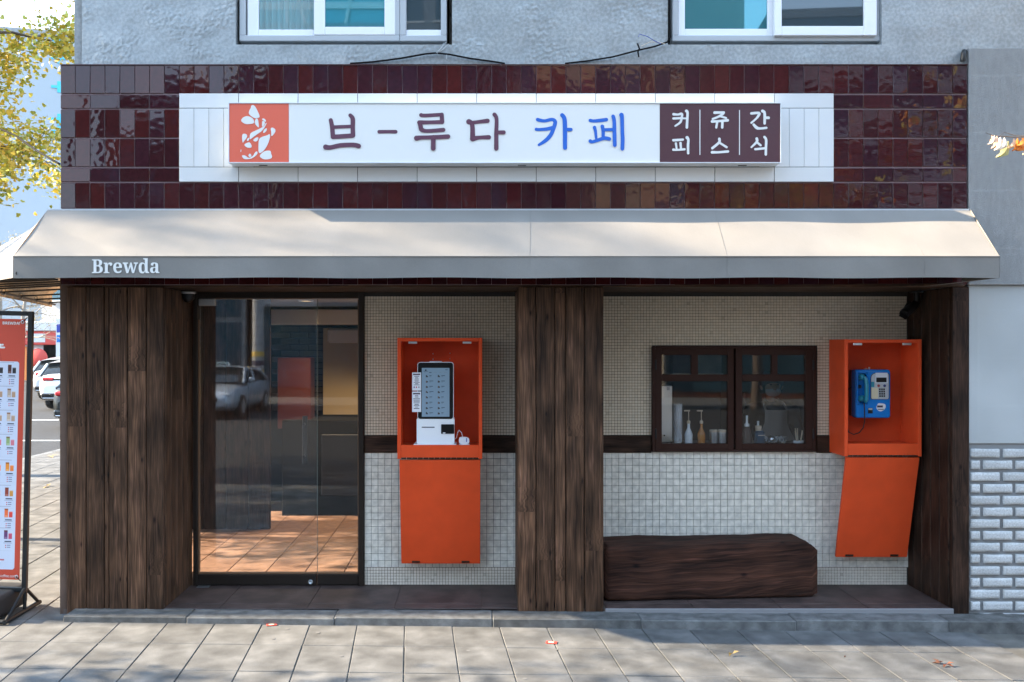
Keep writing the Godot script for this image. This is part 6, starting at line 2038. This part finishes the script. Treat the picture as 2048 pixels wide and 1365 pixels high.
func make_barista() -> void:
	# a barista at work behind the window, bent a little over the counter
	var o := thing("person", "barista in black top, grey apron and white face mask working behind the serving window", "person", Vector3(2.62, 0.07, -1.72))
	var hip := Vector3(0.02, 0.86, -0.06)
	var chest := Vector3(0.02, 1.18, 0.0)
	var neck := Vector3(0.0, 1.36, 0.06)
	var bones := [[hip, Vector3(0.02, 1.0, -0.03), 0.13, 0.12], [Vector3(0.02, 1.0, -0.03), chest, 0.12, 0.14], [Vector3(-0.13, 1.25, 0.02), Vector3(0.17, 1.25, 0.02), 0.075, 0.075], [chest, neck, 0.09, 0.055]]
	for s in [-1.0, 1.0]:
		var sh := Vector3(0.02 + s * 0.175, 1.26, 0.02)
		var el := Vector3(0.02 + s * 0.235, 1.02, 0.08)
		var wr := Vector3(0.02 + s * 0.13, 1.00, 0.28)
		bones.append([sh, el, 0.058, 0.043])
		bones.append([el, wr, 0.042, 0.028])
		bones.append([Vector3(0.02 + s * 0.08, 0.86, -0.06), Vector3(0.02 + s * 0.09, 0.46, -0.02), 0.088, 0.058])
		bones.append([Vector3(0.02 + s * 0.09, 0.46, -0.02), Vector3(0.02 + s * 0.095, 0.07, -0.07), 0.055, 0.036])
		bones.append([Vector3(0.02 + s * 0.095, 0.045, -0.09), Vector3(0.02 + s * 0.10, 0.035, 0.09), 0.042, 0.033])
	part("body", nets(bones, 0.016, 0.05), m.black_cloth, o)
	# head turned down to the work
	var hd := nets([[Vector3(-0.005, 1.50, 0.09), Vector3(-0.005, 1.455, 0.115), 0.085, 0.062], [Vector3(-0.005, 1.44, 0.11), Vector3(-0.002, 1.34, 0.06), 0.045, 0.047], [Vector3(-0.005, 1.475, 0.175), Vector3(-0.005, 1.455, 0.185), 0.012, 0.014], [Vector3(-0.092, 1.475, 0.09), Vector3(-0.09, 1.455, 0.09), 0.016, 0.012], [Vector3(0.082, 1.475, 0.09), Vector3(0.08, 1.455, 0.09), 0.016, 0.012]], 0.006, 0.02)
	var head := part("head", hd, m.skin, o)
	part("hair", nets([[Vector3(-0.005, 1.525, 0.075), Vector3(-0.005, 1.49, 0.05), 0.094, 0.090], [Vector3(-0.075, 1.51, 0.08), Vector3(-0.085, 1.43, 0.06), 0.035, 0.025], [Vector3(0.065, 1.51, 0.08), Vector3(0.075, 1.43, 0.06), 0.035, 0.025]], 0.008, 0.03), m.hair, o)
	part("face_mask", nets([[Vector3(-0.035, 1.43, 0.135), Vector3(0.025, 1.43, 0.135), 0.036, 0.036], [Vector3(-0.005, 1.44, 0.16), Vector3(-0.005, 1.42, 0.15), 0.028, 0.026]], 0.006, 0.03), m.face_mask, o)
	for s in [-1.0, 1.0]:
		part("eye", mb().lathe([Vector2(0.0, -0.006), Vector2(0.009, -0.003), Vector2(0.010, 0.002), Vector2(0.0, 0.006)], Vector3(-0.005 + s * 0.032, 1.492, 0.168), 10), m.ink, head)
		# hands round the work on the counter
		var w := Vector3(0.02 + s * 0.13, 1.00, 0.28)
		var hb := [[w, w + Vector3(-s * 0.02, 0.0, 0.06), 0.028, 0.026]]
		for k in 4:
			var r := w + Vector3(-s * 0.02 + (k - 1.5) * 0.017, 0.0, 0.08)
			var l: float = [0.034, 0.042, 0.044, 0.036][k]
			hb.append([r, r + Vector3(0, -0.008, l), 0.0095, 0.009])
			hb.append([r + Vector3(0, -0.008, l), r + Vector3(-s * 0.004, -0.034, l + 0.014), 0.009, 0.0075])
		hb.append([w + Vector3(-s * 0.03, 0.0, 0.035), w + Vector3(-s * 0.065, -0.012, 0.075), 0.0115, 0.009])
		part("hand", nets(hb, 0.005, 0.008), m.skin, o)
	# apron: a bib and skirt that follow the chest, with straps
	var rows := []
	for j in 12:
		var f := j / 11.0
		var y := lerpf(1.27, 0.62, f)
		var half := lerpf(0.10, 0.19, smoothstep(0.15, 0.5, f))
		var row := PackedVector3Array()
		for i in 13:
			var u := i / 12.0 * 2 - 1
			row.append(Vector3(0.03 + u * half, y, lerpf(0.155, 0.125, smoothstep(0.2, 0.6, f)) - u * u * lerpf(0.045, 0.09, f) + 0.006 * sin(u * 5.0 + f * 3.0)))
		rows.append(row)
	part("apron", mb().grid(rows, false, Vector3(0, 0, 1)), m.apron_cloth, o)
	for s in [-1.0, 1.0]:
		part("apron_strap", mb().tube([Vector3(0.03 + s * 0.095, 1.265, 0.12), Vector3(0.02 + s * 0.085, 1.33, 0.07), Vector3(0.02 + s * 0.06, 1.36, -0.02)], 0.010, 6), m.apron_cloth, o)

func menu_image() -> ImageTexture:
	var w := 384
	var h := 1024
	var im := Image.create(w, h, false, Image.FORMAT_RGB8)
	var orange := Color(0.76, 0.27, 0.18)
	im.fill(orange)
	# darker disc behind the headline
	for y in range(20, 175):
		for x in range(0, 330):
			var dx := (x - 120) / 1.0
			var dy := (y - 185) / 1.0
			if dx * dx + dy * dy < 170 * 170: im.set_pixel(x, y, Color(0.71, 0.24, 0.16))
	var paper := Color(0.78, 0.80, 0.86)
	for y in range(166, 985):
		for x in range(22, 362):
			var ex := maxi(maxi(34 - x, x - 350), 0)
			var ey := maxi(maxi(178 - y, y - 973), 0)
			if ex * ex + ey * ey < 144: im.set_pixel(x, y, paper)
	var r2 := RandomNumberGenerator.new()
	r2.seed = 9
	var kinds := [[Color(0.28, 0.10, 0.07), Color(0.13, 0.11, 0.14)], [Color(0.70, 0.62, 0.55), Color(0.68, 0.54, 0.42)], [Color(0.75, 0.66, 0.58), Color(0.70, 0.58, 0.48)], [Color(0.55, 0.66, 0.42), Color(0.8, 0.45, 0.5)], [Color(0.92, 0.55, 0.15), Color(0.90, 0.48, 0.2)], [Color(0.55, 0.2, 0.15), Color(0.8, 0.55, 0.25)], [Color(0.92, 0.42, 0.2), Color(0.85, 0.25, 0.22)], [Color(0.35, 0.2, 0.4), Color(0.75, 0.3, 0.4)]]
	var ys := [214, 308, 402, 497, 598, 697, 780, 865]
	for row in 8:
		for c in 6:
			var x := 40 + c * 55
			var y: int = ys[row]
			var k: Array = kinds[row]
			var hot: Color = k[0].lerp(k[1], 0.3 * r2.randf())
			im.fill_rect(Rect2i(x, y - 34, 15, 34), hot)
			im.fill_rect(Rect2i(x, y - 34, 15, 6), hot.lerp(Color(0.4, 0.2, 0.1), 0.6))
			im.fill_rect(Rect2i(x + 2, y - 8, 11, 7), hot.lightened(0.25))
			im.fill_rect(Rect2i(x + 19, y - 23, 15, 23), k[1])
			im.fill_rect(Rect2i(x + 19, y - 23, 15, 3), k[1].lightened(0.35))
			im.fill_rect(Rect2i(x + 34, y - 18, 3, 10), Color(0.82, 0.83, 0.86))
			im.fill_rect(Rect2i(x + 3, y + 8, 28, 4), Color(0.15, 0.16, 0.25))
			im.fill_rect(Rect2i(x - 2, y + 15, 36, 2), Color(0.55, 0.57, 0.64))
			for l in 2 + (row + c) % 2:
				im.fill_rect(Rect2i(x + 6, y + 23 + l * 8, 4, 4), Color(0.75, 0.2, 0.25))
				im.fill_rect(Rect2i(x + 13, y + 23 + l * 8, 15, 3), Color(0.45, 0.46, 0.55))
		im.fill_rect(Rect2i(34, ys[row] + 46, 316, 1), Color(0.72, 0.74, 0.78))
		im.fill_rect(Rect2i(230, ys[row] - 44, 110, 2), Color(0.6, 0.6, 0.66))
	im.fill_rect(Rect2i(287, 920, 6, 16), Color(0.7, 0.25, 0.28))
	im.fill_rect(Rect2i(262, 944, 56, 6), Color(0.75, 0.4, 0.42))
	return ImageTexture.create_from_image(im)

func make_menu_stand() -> void:
	var g := ground_y(-3.2)
	var o := thing("menu_stand", "black framed menu stand with an orange and white drinks banner at the left edge", "menu stand", Vector3(sx(52), g, 0.0))
	o.rotation.z = -0.024
	var H := 2.10
	var W := 0.74
	var fr := mb()
	var t := 0.016
	fr.span(Vector3(-2 * t, 0.15, -t), Vector3(0, H, t), 0.003).span(Vector3(-W, 0.15, -t), Vector3(-W + 2 * t, H, t), 0.003)
	fr.span(Vector3(-W + 2 * t, H - 2 * t, -t), Vector3(-2 * t, H, t), 0.003).span(Vector3(-W + 2 * t, 0.15, -t), Vector3(-2 * t, 0.15 + 2 * t, t), 0.003)
	part("frame", fr, m.black_metal, o)
	for x in [-0.013, -W + 0.013]:
		var ft := mb()
		ft.tube([Vector3(x, 0.02, 0.27), Vector3(x, 0.02, -0.22)], 0.016, 8).tube([Vector3(x, 0.18, 0.0), Vector3(x, 0.025, 0.25)], 0.012, 8).tube([Vector3(x, 0.18, 0.0), Vector3(x, 0.025, -0.2)], 0.012, 8).tube([Vector3(x, 0.16, 0.0), Vector3(x, 0.02, 0.0)], 0.012, 8)
		part("foot", ft, m.black_metal, o)
	part("base_bar", mb().tube([Vector3(-W + 0.02, 0.02, 0.255), Vector3(-0.02, 0.02, 0.255)], 0.016, 8), m.black_metal, o)
	part("ballast", mb().prism(round_rect(-W + 0.06, 0.02, -0.075, 0.17, 0.03), -0.16, 0.22), m.black_rubber, o)
	var bm := mat("menu_print", 1, 1, 1, 0.55)
	bm.albedo_texture = menu_image()
	var x1 := -0.054
	var x0 := -W + 0.054
	var y0 := 0.235
	var y1 := H - 0.055
	var bn := part("banner", bx(Vector3(x0, y0, -0.0015), Vector3(x1, y1, 0.0015)), m.sign_orange, o)
	part("print", facing_quad(x1 - x0, y1 - y0, 0), bm, bn, Vector3((x0 + x1) / 2, (y0 + y1) / 2, 0.0019))
	for q in [[x1 - 0.02, y1 - 0.02], [x1 - 0.02, y0 + 0.02], [x0 + 0.02, y1 - 0.02], [x0 + 0.02, y0 + 0.02]]:
		var e := mb()
		e.xf = Transform3D(Basis(Vector3.RIGHT, PI / 2), Vector3(q[0], q[1], 0.002))
		part("eyelet", e.lathe([Vector2(0.007, 0.0), Vector2(0.013, 0.0), Vector2(0.012, 0.003), Vector2(0.007, 0.002)], Vector3.ZERO, 14), m.steel, o)
		part("tie", mb().tube([Vector3(q[0], q[1], 0.004), Vector3(q[0] + 0.03 * signf(q[0] + W / 2), q[1] + 0.03 * signf(q[1] - 1), 0.0)], 0.003, 5), m.cable_black, o)
	var words := [["BREWDA!", x1 - 0.098, y1 - 0.030, 0.00088, 700, "Droid Sans"], ["brewdacoffee.com", x1 - 0.118, y0 + 0.0235, 0.00072, 400, "Droid Sans"]]
	for q in words:
		var tm := TextMesh.new()
		var sf := SystemFont.new()
		sf.font_names = PackedStringArray([q[5]])
		sf.font_weight = q[4]
		tm.font = sf
		tm.text = q[0]
		tm.font_size = 32
		tm.pixel_size = q[3]
		tm.depth = 0.0006
		var l := part("lettering", tm, m.letter_white, bn, Vector3(q[1], q[2], 0.0028))
	# the two headline syllables that show, brushed as thick strokes
	var s := 288.0
	var put := func(strokes: Array) -> void:
		var b := mb()
		var n := 0
		for st in strokes:
			var w := []
			for q in st: w.append(Vector3(x1 + (q[0] - 56.0) / s, y1 - (q[1] - 640.0) / s, 1.75 / s))
			stroke(b, w, 0.0023 + 0.0003 * n)
			n += 1
		part("syllable", b, m.letter_white, bn)
	put.call([[[2, 685, 0], [2, 692, 0], [12, 692, 0]], [[7, 692, 0], [7, 697, 0]], [[-0.5, 697.5, 0], [15, 697.5, 0]]])
	put.call([[[-8, 706, 0], [-1, 706, 0]], [[3, 702, 0], [3, 712, 0]], [[-8, 712, 0], [-8, 717, 0], [3.5, 717, 0]]])
	put.call([[[-12, 684, 0], [-12, 699, 0]], [[-12, 690, 0], [-8, 690, 0]], [[-26, 686, 0], [-17, 686, 0], [-20, 696, 0]]])
